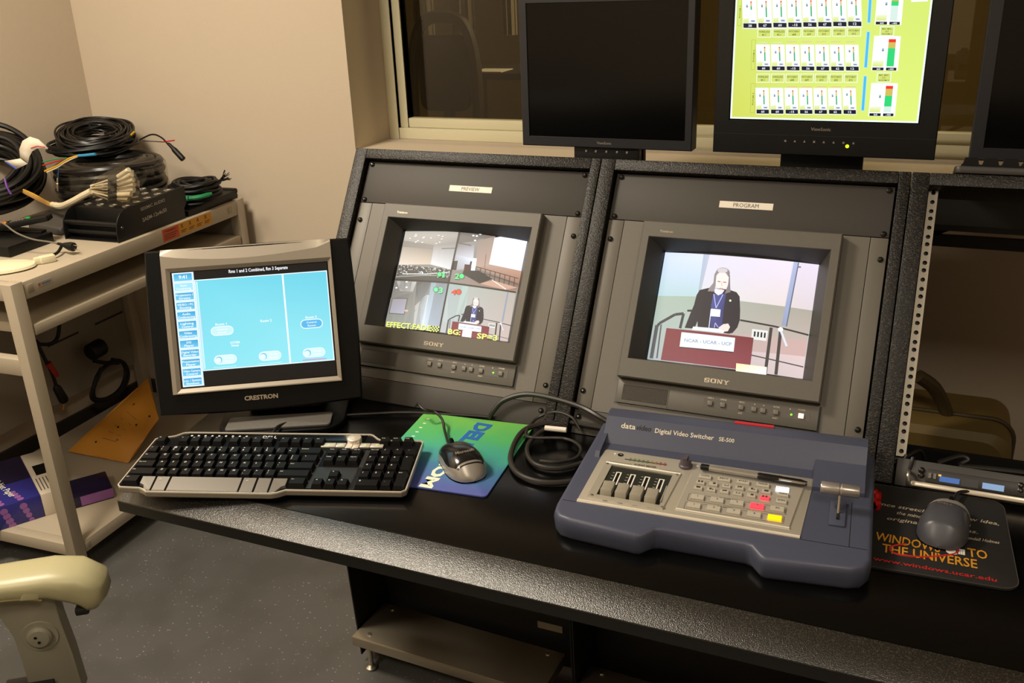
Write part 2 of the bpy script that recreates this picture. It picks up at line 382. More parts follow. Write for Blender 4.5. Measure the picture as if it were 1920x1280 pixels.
# open bay: perforated rails
t=RK[2]
HV=[]; v=-.0053
k=0
while v<.435: HV.append(v); v+=(.0159,.0159,.0127)[k%3]; k+=1
def rail(u0,u1):
    q=B(); uc=(u0+u1)/2; r=.0036; bounds=[HV[0]-.008]+[(a+b)/2 for a,b in zip(HV,HV[1:])]+[HV[-1]+.008]
    for j,h in enumerate(HV):
        va,vb=bounds[j],bounds[j+1]; cy=BV-h; y0,y1_=BV-vb,BV-va; n=16
        for s_,zz in ((1,-.0140),(-1,-.0165)):
            C_=[];Q_=[]
            hx=(u1-u0)/2; bp_=[(hx,y0+(y1_-y0)*j/4-cy) for j in range(4)]+[(hx-2*hx*j/4,y1_-cy) for j in range(4)]+[(-hx,y1_-(y1_-y0)*j/4-cy) for j in range(4)]+[(-hx+2*hx*j/4,y0-cy) for j in range(4)]
            for dx,dy in bp_:
                L_=math.hypot(dx,dy); C_.append(q.v((uc+r*dx/L_,cy+r*dy/L_,zz))); Q_.append(q.v((uc+dx,cy+dy,zz)))
            for a in range(n):
                b_=(a+1)%n; q.f([C_[a],C_[b_],Q_[b_],Q_[a]])
    return q.build('rack_rail',m_zinc,t,weld=True)
rail(-.0115,.0030); rail(.4660,.4755)
B().box(-.0120,.0030,0,BV+.008,-.05,-.020).build('rail_channel',m_black,t)
# monitor shelf behind the racks
t=thing('monitor_shelf','long black shelf behind the racks carrying the flat screens','shelf',(0,.4,0))
B().box(-.03,2.2,.22,.62,1.025,1.045).build('board',m_black,t,world=True)
B().box(-.03,2.2,.205,.22,1.040,1.105).build('fascia',m_black,t,world=True)
for x in (0.0,.52,2.15): B().box(x,x+.03,.44,.47,0,1.025).build('leg',m_black,t,world=True)
B().tube([(1.06,.42,.955),(1.20,.40,1.03)],.006).build('stay',m_black,t,world=True)

# ================================================================== CRT MONITORS
m_crt=mat('warm_grey_plastic','5a564e',.5,bump=.06,bscale=700)
m_crt2=mat('grey_plastic_ears','5f5a51',.5,bump=.06,bscale=700)
m_hood=mat('shaded_hood_grey','35332f',.5)  # same plastic as the bezel, with the recess's shade put into its colour
m_mask=mat('screen_mask','070707',.35)
m_grille=mat('speaker_grille','45413b',.7,bump=.8,bscale=900)
m_strip=mat('button_strip','544f48',.5); m_btn=mat('grey_button','6d675d',.45); m_sil=mat('silver_lettering','b7ab97',.35,metal=.6)
m_led=mat('green_led','7dff3a',.3,emit='7dff3a',estr=1.0); m_lit=mat('lit_power_button','ffe6d0',.3,emit='ffdcc4',estr=1.0)
m_crtpic=vcol('crt_picture',True,.5,1.28)
def ring(q,rects,mi=0):
    q.loft([[(x0,y0,z),(x1,y0,z),(x1,y1_,z),(x0,y1_,z)] for (x0,x1,y0,y1_,z) in rects],mi,True,False)
def sony(q,u,y,w,h,z):
    # slab-serif wordmark
    lw=w/4.55; gap=lw*.18
    def bar(x0,y0,x1,y1_): q.box(u+x0,u+x1,y+y0,y+y1_,z,z+.0006)
    s=h*.16
    x=0 # S
    bar(x,0,x+lw,s);bar(x,h-s,x+lw,h);bar(x,h/2-s/2,x+lw,h/2+s/2);bar(x,h/2,x+lw*.27,h);bar(x+lw*.73,0,x+lw,h/2);bar(x,0,x+lw*.12,h*.35);bar(x+lw*.88,h*.65,x+lw,h)
    x+=lw+gap # O
    bar(x,0,x+lw*1.1,s);bar(x,h-s,x+lw*1.1,h);bar(x,0,x+lw*.3,h);bar(x+lw*.8,0,x+lw*1.1,h)
    x+=lw*1.1+gap # N
    bar(x,0,x+lw*.35,s);bar(x+lw*.08,0,x+lw*.26,h);bar(x+lw*.8,0,x+lw*.98,h);bar(x+lw*.68,h-s,x+lw*1.08,h);bar(x,h-s,x+lw*.3,h)
    a=lw*.27
    q.poly([(u+x,y+h,z+.0006),(u+x+a,y+h,z+.0006),(u+x+lw*.98,y,z+.0006),(u+x+lw*.98-a,y,z+.0006)])
    x+=lw*1.08+gap # Y
    bar(x+lw*.25,0,x+lw*.75,s);bar(x+lw*.37,0,x+lw*.63,h*.5);bar(x-lw*.05,h-s,x+lw*.35,h);bar(x+lw*.65,h-s,x+lw*1.05,h)
    for a,b_ in ((0,.42),(1,.58)):
        q.poly([(u+x+lw*(a*.72+.02),y+h,z+.0006),(u+x+lw*(a*.72+.28),y+h,z+.0006),(u+x+lw*.63,y+h*.45,z+.0006),(u+x+lw*.37,y+h*.45,z+.0006)])
def crt(i,label):
    t=thing('crt_monitor',label,'monitor',rbase(i,.4382),(RA,0,0),'rack-mounted picture tube monitors')
    Y=lambda v:.4382-v
    B().box(-.00875,.0197,Y(.4380),Y(.0832),-.003,0).build('mounting_ear',m_crt2,t,bevel=.0006)
    B().box(.4462,.47385,Y(.4380),Y(.0832),-.003,0).build('mounting_ear',m_crt2,t,bevel=.0006)
    q=B(); ring(q,[(.0208,.4451,Y(.4380),Y(.0832),-.003),(.0208,.4451,Y(.4380),Y(.0832),0),(.070,.397,Y(.370),Y(.094),0),(.070,.397,Y(.370),Y(.094),-.003)]); q.build('face_plate',m_crt2,t)
    q=B(); ring(q,[(-.005,.47,Y(.4370),Y(.085),-.006),(.072,.395,Y(.366),Y(.098),-.006),(.072,.395,Y(.366),Y(.098),-.03)]); q.build('backing',m_black,t)
    for u in(0,.4651):
        for v in(.1203,.4049): screw(t,u,Y(v))
    q=B(); q.prism([(.03,Y(.43)),(.44,Y(.43)),(.44,Y(.09)),(.03,Y(.09))],-.10,-.03); q.prism([(.10,Y(.42)),(.37,Y(.42)),(.37,Y(.14)),(.10,Y(.14))],-.30,-.10); q.build('housing',m_black,t,bevel=.01,weld=False)
    o=(.063,.4035,Y(.3735),Y(.0870)); n_=(.0765,.3890,Y(.3400),Y(.1155)); s_=(.0985,.3720,Y(.3335),Y(.1310))
    q=B(); ring(q,[o+(0,),o+(.020,),(o[0]+.002,o[1]-.002,o[2]+.002,o[3]-.002,.022),n_+(.022,),(n_[0]+.001,n_[1]-.001,n_[2]+.001,n_[3]-.001,.021)])
    q.build('bezel',m_crt,t,weld=True)
    q=B(); ring(q,[(n_[0]+.001,n_[1]-.001,n_[2]+.001,n_[3]-.001,.021),s_+(-.008,)]); q.build('hood',m_hood,t)
    q=B(); ring(q,[s_+(-.008,),(s_[0]+.004,s_[1]-.004,s_[2]+.003,s_[3]-.003,-.016)]); q.build('screen_mask',m_mask,t)
    UC=.2353; VC=.2325
    warp=lambda c:Vector((c.x,c.y,-.004-(c.x-UC)**2*.55+c.z))
    q=B(); q.grid(lambda a,b_:warp(Vector((.096+.278*a,Y(.337)+(.209)*b_,-.0008))),24,2); q.build('tube_face',mat('tube_glass','0a0a0b',.3),t)
    # controls
    q=B(); q.box(.063,.4035,Y(.4170),Y(.3765),0,.006); q.build('control_panel',m_crt,t,bevel=.001)
    q=B(); q.box(.060,.0625,Y(.4185),Y(.376),0,.0005); q.box(.404,.4065,Y(.4185),Y(.376),0,.0005); q.box(.060,.4065,Y(.4188),Y(.4173),0,.0005); q.build('panel_gap',m_mask,t,weld=False)
    B().box(.0735,.1531,Y(.4105),Y(.3838),.006,.0068).build('speaker_grille',m_grille,t)
    B().box(.155,.1556,Y(.4165),Y(.377),.006,.0064).build('seam',m_hood,t)
    B().box(.2165,.3905,Y(.4035),Y(.3885),.006,.0063).build('button_strip',m_strip,t)
    for j,u in enumerate((.2276,.249,.2796,.3008,.3156,.3364,.3765)):
        q=B(); q.box(u-.0042,u+.0042,Y(.4005),Y(.3925),.006,.0095); q.build('button',m_lit if (j==6 and i==1) else m_btn,t,bevel=.0006)
    B().lathe([(.0018,0),(.0018,.0008),(.0008,.0014),(.0001,.0014)],(.3611,Y(.3965),.0062),n=10).build('power_light',m_led,t)
    q=B(); sz=.0034
    for u,s1 in ((.2276,'LINE A'),(.249,'LINE B'),(.2796,'MENU'),(.3364,'ENTER')): q.text(s1,(u,Y(.3885),.0066),sz,align='C')
    for u,s1 in ((.2796,'EXIT'),(.3364,'RESET')): q.text(s1,(u,Y(.4072),.0066),sz,align='C')
    for u in (.3008,.3156): q.poly([(u-.0012,Y(.3885),.0066),(u+.0012,Y(.3885),.0066),(u,Y(.3862),.0066)])
    q.text('POWER',(.3765,Y(.3878),.0066),sz,align='C'); q.box(.357,.359,Y(.3885),Y(.3868),.0062,.0066)
    q.build('panel_lettering',m_sil,t,weld=False)
    q=B(); sony(q,.2150,Y(.3640),.0395,.0075,.0218); q.build('brand_lettering',m_sil,t,weld=False)
    q=B(); q.text('Trinitron',(.0955,Y(.1075),.0223),.0062,width=.0235); q.build('tube_lettering',m_sil,t,weld=False)
    SX0,SX1,SY0,SY1=.1022,.3690,Y(.3318),Y(.1332)
    return t,warp,(SX0,SX1,SY0,SY1)
def speaker(c,f):
    """person at a lectern as shown on both tubes; f maps picture coordinates"""
    Q=lambda pts:[f(*p) for p in pts]
    c.line(Q([(200,745),(230,705),(360,635),(430,628),(402,748)]),22*f.k,'35373a'); c.line(Q([(210,720),(165,990)]),30*f.k,'4a4c50'); c.line(Q([(245,715),(212,990)]),12*f.k,'4a4c50')
    c.line(Q([(460,605),(520,605)]),16*f.k,'26262a')
    c.line(Q([(890,680),(1170,725),(1440,785)]),14*f.k,'2e2c2c'); c.line(Q([(975,960),(1400,1045)]),10*f.k,'4a4444')
    c.line(Q([(1140,735),(1095,1105)]),26*f.k,'3b3634'); c.line(Q([(1215,760),(1180,1115)]),26*f.k,'3b3634')
    c.poly(Q([(988,750),(1115,762),(1102,845),(980,832)]),'d9dad6')
    for i in range(4): c.poly(Q([(1003+27*i,768+3*i),(1017+27*i,770+3*i),(1013+27*i,812+3*i),(999+27*i,810+3*i)]),'1a1a1a')
    x,y=f(1215,748); c.ell(x,y,21*f.k,19*f.k,'eceef4'); c.line(Q([(1218,760),(1265,882)]),18*f.k,'d2d4de')
    c.poly(Q([(640,420),(560,438),(535,480),(515,560),(485,630),(440,745),(520,752),(545,690),(548,752),(800,792),(830,785),(868,740),(888,680),(890,600),(885,490),(860,455),(800,435)]),'262129')
    c.poly(Q([(672,470),(775,468),(762,560),(740,745),(650,742),(655,560)]),['4a4f8a','40447c','33376a','40407a','3c3c74','4a4e88'])
    c.poly(Q([(680,425),(762,440),(742,468),(712,482),(682,458)]),'e2e6f0')
    c.line(Q([(676,470),(695,585),(750,475)]),7*f.k,'a9b2e6')
    c.poly(Q([(655,590),(732,597),(727,656),(650,650)]),'f6eef8')
    x,y=f(748,300); c.ell(x,y,58*f.k,44*f.k,'8e8688')
    x,y=f(742,362); c.ell(x,y,54*f.k,72*f.k,'f4dcd6',20)
    x,y=f(746,280); c.ell(x,y,42*f.k,20*f.k,'c9c2c4')
    c.poly(Q([(705,268),(680,310),(672,380),(640,420),(625,448),(680,452),(690,400),(695,330)]),'8c8284')
    c.poly(Q([(785,270),(806,320),(808,400),(812,455),(765,468),(790,400),(797,340)]),'7d7276')
    c.line(Q([(706,368),(730,372)]),8*f.k,'a0706e'); c.line(Q([(752,375),(776,376)]),8*f.k,'a0706e'); c.line(Q([(722,425),(752,428)]),8*f.k,'c07a78'); c.line(Q([(742,370),(738,400),(748,404)]),5*f.k,'d8aaa2')
    c.poly(Q([(715,745),(755,715),(795,710),(809,738),(792,772),(742,778)]),'f2d2cc')
    c.poly(Q([(510,735),(720,752),(765,772),(755,788),(500,760)]),'dfe6f0')
    c.line(Q([(655,595),(636,770)]),7*f.k,'c9d4ea'); c.line(Q([(690,705),(682,745)]),5*f.k,'b9c0e0'); c.line(Q([(690,705),(712,740)]),5*f.k,'b9c0e0')
    x,y=f(810,524); c.ell(x,y,9*f.k,9*f.k,'d9e6c8')
    c.poly(Q([(290,745),(1000,822),(970,1090),(245,1005)]),['7b3236','742d33','86404a','7a3840'])
    c.poly(Q([(405,885),(842,928),(838,946),(398,906)]),'3c2a34')
    c.poly(Q([(415,780),(852,825),(840,938),(400,898)]),['dfe6ee','d5dee8','e8eef6','e8eef6'])
    a=f(438,858); b_=f(822,890); c.text('NCAR - UCAR - UCP',*a,*b_,27*f.k,'8d99aa')
class Fm:
    def __init__(s,k,dx,dy,sh=0): s.k=k; s.a=(dx,dy); s.sh=sh
    def __call__(s,x,y): return s.a[0]+s.k*x, s.a[1]+s.k*y+s.sh*x
# ---------------------------------------------------------------- PROGRAM tube
t,warp,(sx0,sx1,sy0,sy1)=crt(1,'grey tube monitor under the PROGRAM strip showing one speaker at a lectern')
DST=[(sx0,sy1),(sx1,sy1),(sx1,sy0),(sx0,sy0)]
c=Cv(homog([(272,124),(1520,212),(1395,1142),(130,998)],DST))
c.poly([(272,124),(1520,212),(1395,1142),(130,998)],'b8b4b0')
c.many([([(272,124),(590,146),(545,490),(215,480)],['c4d0ea','cfd8f2','aec8cd','a9c6ca']),
 ([(590,146),(640,150),(560,492),(545,490)],['a8b4cc','b4bcd0','a8b4bc','a0acb4']),
 ([(640,150),(1310,197),(1245,560),(560,492)],['d6d2e6','e0d6e6','dacdcb','d2d3d6']),
 ([(1310,197),(1520,212),(1470,585),(1245,560)],['d9cfe0','dad0e2','cfc4c8','d4c8c8']),
 ([(215,480),(560,492),(520,1043),(130,998)],['9fb0a2','9fae9f','b4bcbc','9aa5a6']),
 ([(560,492),(1470,585),(1430,830),(540,760)],['a5aca0','a09a8e','b4a49c','a8a8a0']),
 ([(540,760),(1430,830),(1412,960),(530,900)],['a8a8a0','c0a09c','c2a09c','b0a8a4']),
 ([(530,900),(1412,960),(1395,1142),(520,1043)],['b8aeae','d2bcbc','c8b8b8','b0a8a8'])])
c.poly([(1318,198),(1350,200),(1258,720),(1222,715)],['a9b2d6','a2aed2','8c98b4','8a96b2']); c.line([(1356,202),(1262,722)],10,'5c6478'); c.line([(1350,238),(1375,238)],12,'6a7080')
speaker(c,Fm(1,0,0))
c.poly([(862,1030),(1108,1056),(1102,1120),(858,1100)],['ffdca0','ffeeda','fffaf0','fff2d0'])
c.build('picture',m_crtpic,t,warp,.014,sx0,sx1)
# ---------------------------------------------------------------- PREVIEW tube (four cameras)
t,warp,(sx0,sx1,sy0,sy1)=crt(0,'grey tube monitor under the PREVIEW strip showing a four way split picture')
c=Cv(homog([(322,44),(1616,152),(1415,1210),(105,1033)],DST),.00001)
c.poly([(322,44),(1616,152),(1415,1210),(105,1033)],'8a8680')
c.many([([(322,44),(915,68),(893,178),(640,198),(306,140)],['b4aea4','aaa49c','8d8984','a09a92','aaa49a']),
 ([(306,140),(640,198),(625,245),(296,205)],'8d877e'),
 ([(296,205),(625,245),(605,402),(252,392)],['a89c90','978c82','cdbca6','ddd0c0']),
 ([(640,198),(893,178),(832,462),(605,402)],['96918c','8a8784','d2d4d4','e0dfe0']),
 ([(252,392),(832,462),(806,598),(216,546)],'4d4a45'),
 ([(915,68),(1290,112),(1110,160),(900,190)],'6b6662'),
 ([(900,190),(1075,190),(1060,350),(862,300)],['7d7878','8a8486','cdd0dc','a9a6aa']),
 ([(862,300),(1060,350),(1040,470),(838,468)],['a8a8ac','dfe6f8','b4b4b8','9c9a9a']),
 ([(1110,150),(1290,112),(1232,410),(1080,440)],['8c8078','94857a','b49688','b0988c']),
 ([(1232,410),(1560,465),(1530,600),(1080,440)],['b39484','b88c78','96705e','a8897c']),
 ([(838,468),(1080,440),(1530,600),(1500,690),(806,598)],['8c8480','82786f','6e5c50','a07c6c','8a827c']),
 ([(216,546),(806,598),(706,1112),(106,1033)],['6c6964','8c8c8a','a6acb2','86887f']),
 ([(230,560),(455,578),(415,680),(270,668)],['a4a29e','b4b2ae','aaa8a4','9a9894']),
 ([(150,740),(420,690),(395,1060),(106,1033)],['77746d','7d7a74','9a9a90','9aa096']),
 ([(455,578),(615,590),(580,700),(430,900)],['5c5954','6b6864','97948e','8d8a84']),
 ([(615,590),(806,598),(706,1112),(530,1088)],['93a4ac','9aa8ae','a6b4c4','cfdcec']),
 ([(560,720),(590,720),(530,1088),(420,1075),(440,830)],['a8aaa8','c8d4d8','d8e4ee','c4c4bc','b4b2ac']),
 ([(806,598),(1500,690),(1415,1210),(706,1112)],['a4aeaa','aca69c','c0aea8','b4b8b8']),
 ([(806,598),(1010,628),(960,1060),(740,1000)],['a9b6b2','a8bcb4','b4c4c0','b4bcbc'])])
rnd=random.Random(3)
pl=[]
for k in range(230):
    a=rnd.random(); b_=rnd.random()**1.3; x=255+570*a-25*b_; y=385+70*a+95*b_; w_=rnd.uniform(5,16); h_=rnd.uniform(4,11)
    pl.append(([(x,y),(x+w_,y+1),(x+w_,y+h_),(x,y+h_)],rnd.choice(['e8eef2','cfd0cc','2a2826','35322e','8a8078','b4a496','dde6f0','5a5450'])))
z0=c.n
for k,(p_,cc) in enumerate(pl):
    c.face(p_,hexc(cc),c.dz*(z0+1+(k%7)*.6))
c.n+=6
for k in range(3): c.line([(300-40*k,488+14*k),(560,500+8*k),(815,486+20*k)],7,['e2e6e4','7c7a74','a8a6a0'][k])
for k in range(16):
    x=360+rnd.random()*400; y=70+(x-360)*.08+rnd.random()*100; c.ell(x,y,9,5,'f2f4f8',8)
c.line([(725,240),(875,238)],9,'6a645e'); c.line([(910,185),(1040,210)],9,'55504c')
for x,y in ((345,575),(230,632),(345,632),(1080,158),(1135,92),(1062,108),(1098,112)): c.ell(x,y,13,8,'f6f8fc',8)
c.poly([(1355,112),(1616,155),(1555,464),(1225,404),(1282,128)],['eef0ff','f6f4ff','f4f2ff','f0eeff','e6eaff'])
c.poly([(845,372),(900,368),(882,466),(838,462)],'3b3836')
c.poly([(1060,340),(1098,345),(1082,472),(1038,470)],['e6f0ff','f4f8ff','f0f4ff','dfe8fa']); c.poly([(972,405),(1042,412),(1034,482),(962,474)],'4b2a26'); c.line([(1042,375),(1032,412)],18,'2a2a34')
c.poly([(960,472),(1120,470),(1260,555),(1130,606),(948,505)],'332f2c'); c.poly([(1260,570),(1520,640),(1390,665),(1130,606)],'c09a86')
c.line([(1260,568),(1400,660)],10,'e8dcd0'); c.line([(1195,300),(1180,440)],6,'7a665a')
for k in range(9):
    x=1090+50*k; y=430+13*k; c.line([(x,y),(x-12,y+95)],7,'3a342f')
c.line([(1090,430),(1530,545)],7,'3a342f'); c.line([(1085,475),(1520,600)],6,'3a342f')
c.poly([(188,742),(355,752),(322,915),(152,897)],['8f8c90','98949a','a8a6b8','9c9aa8']); c.line([(188,742),(355,752),(322,915),(152,897),(188,742)],7,'55504a')
c.poly([(330,868),(368,872),(362,890),(326,886)],'d8b49a')
c.line([(1420,690),(1362,1000)],16,'8c94a8'); 
f=Fm(.54,690,592,.02); speaker(c,f)
# dividing lines and captions
c.line([(917,66),(803,600),(704,1112)],17,'322d26'); c.line([(216,546),(803,598),(1502,690)],17,'322d26')
def cap(s,x0,y0,x1,y1,h,col):
    for dx,dy in ((3,4),): c.text(s,x0+dx,y0+dy,x1+dx,y1+dy,h,'1c2418',bold=.05)
    c.text(s,x0,y0,x1,y1,h,col,bold=.03)
def dot(x,y,r,col): c.ell(x,y,r+5,r+5,'173a20'); c.ell(x,y,r,r,col)
dot(706,508,23,'59e884'); cap('1',735,540,760,542,50,'59e884')
dot(942,530,25,'59e884'); cap('2',868,556,915,560,54,'59e884')
dot(668,667,24,'6ef59a'); cap('3',696,702,740,706,58,'6ef59a')
dot(912,695,25,'ff5030'); cap('4',830,714,882,720,50,'ff5030')
cap('EFFECT:FADE',122,1040,612,1098,56,'eef77a')
for a in range(6):
    for b_ in range(4):
        x=620+15*a+ -3*b_; y=1045+15*b_+1.8*a; c.poly([(x,y),(x+15,y+2),(x+13,y+16),(x-2,y+14)],'eef77a' if (a+b_)%2 else '2a2f20')
cap('BG:',800,1132,930,1146,54,'eef77a'); c.poly([(955,1095),(1052,1100),(1042,1175),(945,1166)],'fbf4f4'); cap('SP=3',1100,1178,1310,1202,56,'eef77a')
c.build('picture',m_crtpic,t,warp,.014,sx0,sx1)

# ================================================================== FLAT SCREENS ON THE SHELF
m_lcdb=mat('monitor_charcoal','26262a',.45); m_lcdk=mat('monitor_black','0c0c0c',.45); m_off=mat('dark_screen','050505',.22,spec=.35)
m_grl=mat('grey_lettering','8c8478',.4); m_chr=mat('bright_button','d8d4c8',.25,metal=.7); m_yl=mat('yellow_led','d8ff20',.3,emit='d8ff20',estr=1.2)
def lcd(xc,y,w,zb,h,scr,bez,neck,label,pic=None,mb=m_lcdb,yaw=0,zc=1.045):
    """scr=(sx0,sx1,sz0,sz1) in local metres, local origin on the shelf below the panel"""
    t=thing('flat_screen',label,'monitor',(xc,y,zc),(0,0,yaw),'flat screens standing behind the racks')
    z0=zb-zc; z1=z0+h; a0,a1,b0,b1=scr
    q=B(); pts=lambda x0,x1,za,zb_,yy:[(x0,yy,za),(x1,yy,za),(x1,yy,zb_),(x0,yy,zb_)]
    q.loft([pts(-w/2,w/2,z0,z1,.045),pts(-w/2,w/2,z0,z1,.002),pts(-w/2+.002,w/2-.002,z0+.002,z1-.002,0),pts(a0,a1,b0,b1,0),pts(a0+.001,a1-.001,b0+.001,b1-.001,.004)],0,True,False)
    q.poly(pts(-w/2,w/2,z0,z1,.045)); q.build('bezel',mb,t)
    B().box(a0,a1,.003,.006,b0,b1).build('screen',m_off,t)
    B().rrect(-.10,.10,.05,.09,.01,z0+.06,z0+.22).build('rear_cover',mb,t)
    B().box(-neck,neck,.05,.075,.01,z0+.10).build('stand_neck',m_lcdk,t,bevel=.003)
    B().rrect(-.11,.11,-.06,.12,.03,0,.012).build('stand_base',m_lcdk,t,bevel=.003)
    return t,z0
# dark one
t,z0=lcd(.357,.44,.412,1.112,.345,(-.188,.190,.0890,.390),.02,.080,'switched-off flat screen with a narrow charcoal bezel above the PREVIEW bay')
q=B(); q.text('ViewSonic',(0,-.0004,z0+.009),.0085,(1,0,0),(0,0,1),'C'); q.build('brand_lettering',m_grl,t,weld=False)
B().box(-.079,.079,.012,.040,z0-.045,z0+.003).build('button_shelf',m_lcdk,t,bevel=.002)
for j,x in enumerate((-.050,-.026,0,.026,.050)):
    B().lathe([(.0030,0),(.0026,.0016),(.0001,.0022)],(x+.002,.012,z0-.010),(0,-1,0),n=10).build('button',m_chr,t)
# lit one: audio mixer page
vx0=at_y(1336,287,.40); vx1=at_y(1752,298,.40); vw=vx1.x-vx0.x; vz=(vx0.z+vx1.z)/2
sL=at_y(1368.5,223.5,.40); sR=at_y(1721.5,230,.40); xc=(vx0.x+vx1.x)/2; sb=(sL.z+sR.z)/2-1.045; sw=sR.x-sL.x
sx0=sL.x-xc; sx1=sR.x-xc; st=sb+sw*.80
t,z0=lcd(xc,.40,vw,vz,st+.022-(vz-1.045),(sx0-.003,sx1+.003,sb-.003,st+.003),.02,.085,'lit flat screen with a yellow-green audio mixer page above the PROGRAM bay',mb=m_lcdk)
q=B(); q.text('ViewSonic',(0,-.0004,z0+.052),.0095,(1,0,0),(0,0,1),'C'); q.build('brand_lettering',m_grl,t,weld=False)
B().box(-vw/2,vw/2,-.0005,.001,z0+.0405,z0+.0415).build('bezel_seam',m_lcdb,t)
q=B()
for j in range(8):
    x=-.070+.0195*j; zz=z0+.029
    if j%3==0: q.box(x-.002,x+.002,-.0006,0,zz-.002,zz+.002)
    else: q.poly([(x-.0025,-.0006,zz-.002),(x+.0025,-.0006,zz-.002),(x,-.0006,zz+.003)])
q.build('control_marks',m_grl,t,weld=False)
B().lathe([(.0038,0),(.003,.001),(.0001,.0012)],(.055,0,z0+.022),(0,-1,0),n=12).build('power_light',m_yl,t)
pc=lambda p:((proj(p)[0]-1300)*3.0968,proj(p)[1]*3.0968)
cs=[Vector((xc+a,.40,1.045+b_)) for a,b_ in ((sx0,st),(sx1,st),(sx1,sb),(sx0,sb))]
c=Cv(homog([pc(p) for p in cs],[(sx0,st),(sx1,st),(sx1,sb),(sx0,sb)]),.000005)
Hi=homog([(sx0,st),(sx1,st),(sx1,sb),(sx0,sb)],[pc(p) for p in cs])
c.poly([Hi(sx0,st),Hi(sx1,st),Hi(sx1,sb),Hi(sx0,sb)],'f2fff4')
e=.0035; c.poly([Hi(sx0+e,st-e),Hi(sx1-e,st-e),Hi(sx1-e,sb+e),Hi(sx0+e,sb+e)],['d6ea78','d2e870','e0f47c','d4dc60'])
def slot(x0,y0,w_,h_,v,fx,meter,sl):
    """one fader strip: x0,y0 lower-left of the strip; sl = horizontal drift per unit height"""
    S=lambda a,b_:(x0+a*w_-sl*b_*h_/100.0, y0-b_*h_+a*1.2)
    c.poly([S(-.04,-.03),S(1.04,-.03),S(1.04,1.0),S(-.04,1.0)],'fbfffa')
    c.poly([S(0,.17),S(.42,.17),S(.42,.34),S(0,.30)],['d8e878','d8e878','eef6c8','e6f2b4'])
    c.poly([S(0,0),S(1,0),S(1,.155),S(0,.155)],'10142c')
    m_=S(.5,.035); tw=len(v)*w_*.13
    c.text(v,m_[0]-tw/2,m_[1],m_[0]+tw/2,m_[1],h_*.085,'e8f4ff')
    c.poly([S(.56,.20),S(.9,.20),S(.9,.27),S(.56,.27)],'c2d0e0')
    c.poly([S(.62,.215),S(.84,.215),S(.84,.255),S(.62,.255)],'7c90b0')
    c.poly([S(.26,fx),S(.38,fx),S(.38,fx+.10),S(.26,fx+.10)],['2c3a6c','2c3a6c','b8dcf0','b8dcf0'])
    a,b_,d=meter
    c.poly([S(.58,a),S(.68,a),S(.68,b_),S(.58,b_)],'35b078'); c.poly([S(.58,b_),S(.68,b_),S(.68,d),S(.58,d)],'d8c070'); c.poly([S(.58,d),S(.68,d),S(.68,d+.05),S(.58,d+.05)],'e02c3c')
def label(x0,y0,w_,a,b_):
    c.poly([(x0-4,y0+4),(x0+w_+4,y0+4),(x0+w_+7,y0-48),(x0-1,y0-48)],'f4fff0'); c.poly([(x0,y0),(x0+w_,y0),(x0+w_+3,y0-44),(x0+3,y0-44)],'d2e070')
    c.text(a,x0+w_*.07,y0-24,x0+w_*.95,y0-24,11,'6a7420'); c.text(b_,x0+w_*.34,y0-6,x0+w_*.66,y0-6,11,'6a7420')
vals=['60','60','-15','56','67','62','12']
names=[('WIRELESS','MIC 3'),('WIRELESS','MIC 4'),('PATCHBAY','#8'),('PATCHBAY','#9'),('PATCHBAY','#10'),('PATCHBAY','#2'),('PATCHBAY','#12')]
def row(y,xs,vv,top,wd,fx,lab):
    for k,x in enumerate(xs):
        mt=(.36,.70,.86) if not(k==1 and lab==3) else (.44,.70,.86)
        if top and k==0: mt=(.62,.74,.86)
        slot(x,y-(k*1.6 if top else -k*.3),wd,150 if not top else 170,vv[k],fx+((k==len(xs)-1)*.05),mt,3)
row(660,[366+84.3*k for k in range(7)],vals,False,72,.66,3)
row(408,[370+86*k for k in range(7)],vals,False,74,.66,2)
row(162,[290+87*k for k in range(8)],['38','67','60','-15','56','67','62','12'],True,77,.70,1)
for k in range(7):
    label(368+85*k,476,70,*names[k]); label(374+87*k,214-k*1.2,72,*names[k])
for k in range(7):
    for yy in (502,240):
        c.line([(372+85.5*k,yy+(2 if k>1 else 8)),(430+85.5*k,yy+(2 if k>1 else 8))],3,'f0a8b8' if k>1 else 'c8ecf0')
for (x0,y0,x1,y1) in ((330,655,358,485),(334,405,360,232),(254,150,280,-20)):
    c.line([(x0,y0),(x1-4,y0),(x1,y1),(x0+4,y1),(x0,y0)],2.5,'b4c458')
    n_={655:'3',405:'2',150:'1'}[y0]; c.text('ROOM '+n_,x0+18,y0-45,x0+22,y0-115,9,'7a8430',down=True)
for (xa,ya,xb,yb) in ((983,645,998,440),(1000,395,1016,182),(1019,134,1030,-60)):
    c.line([(xa,ya),(xb,yb)],22,'b4e4f0'); c.line([(xa,ya-4),(xb,yb+4)],14,'46bef4')
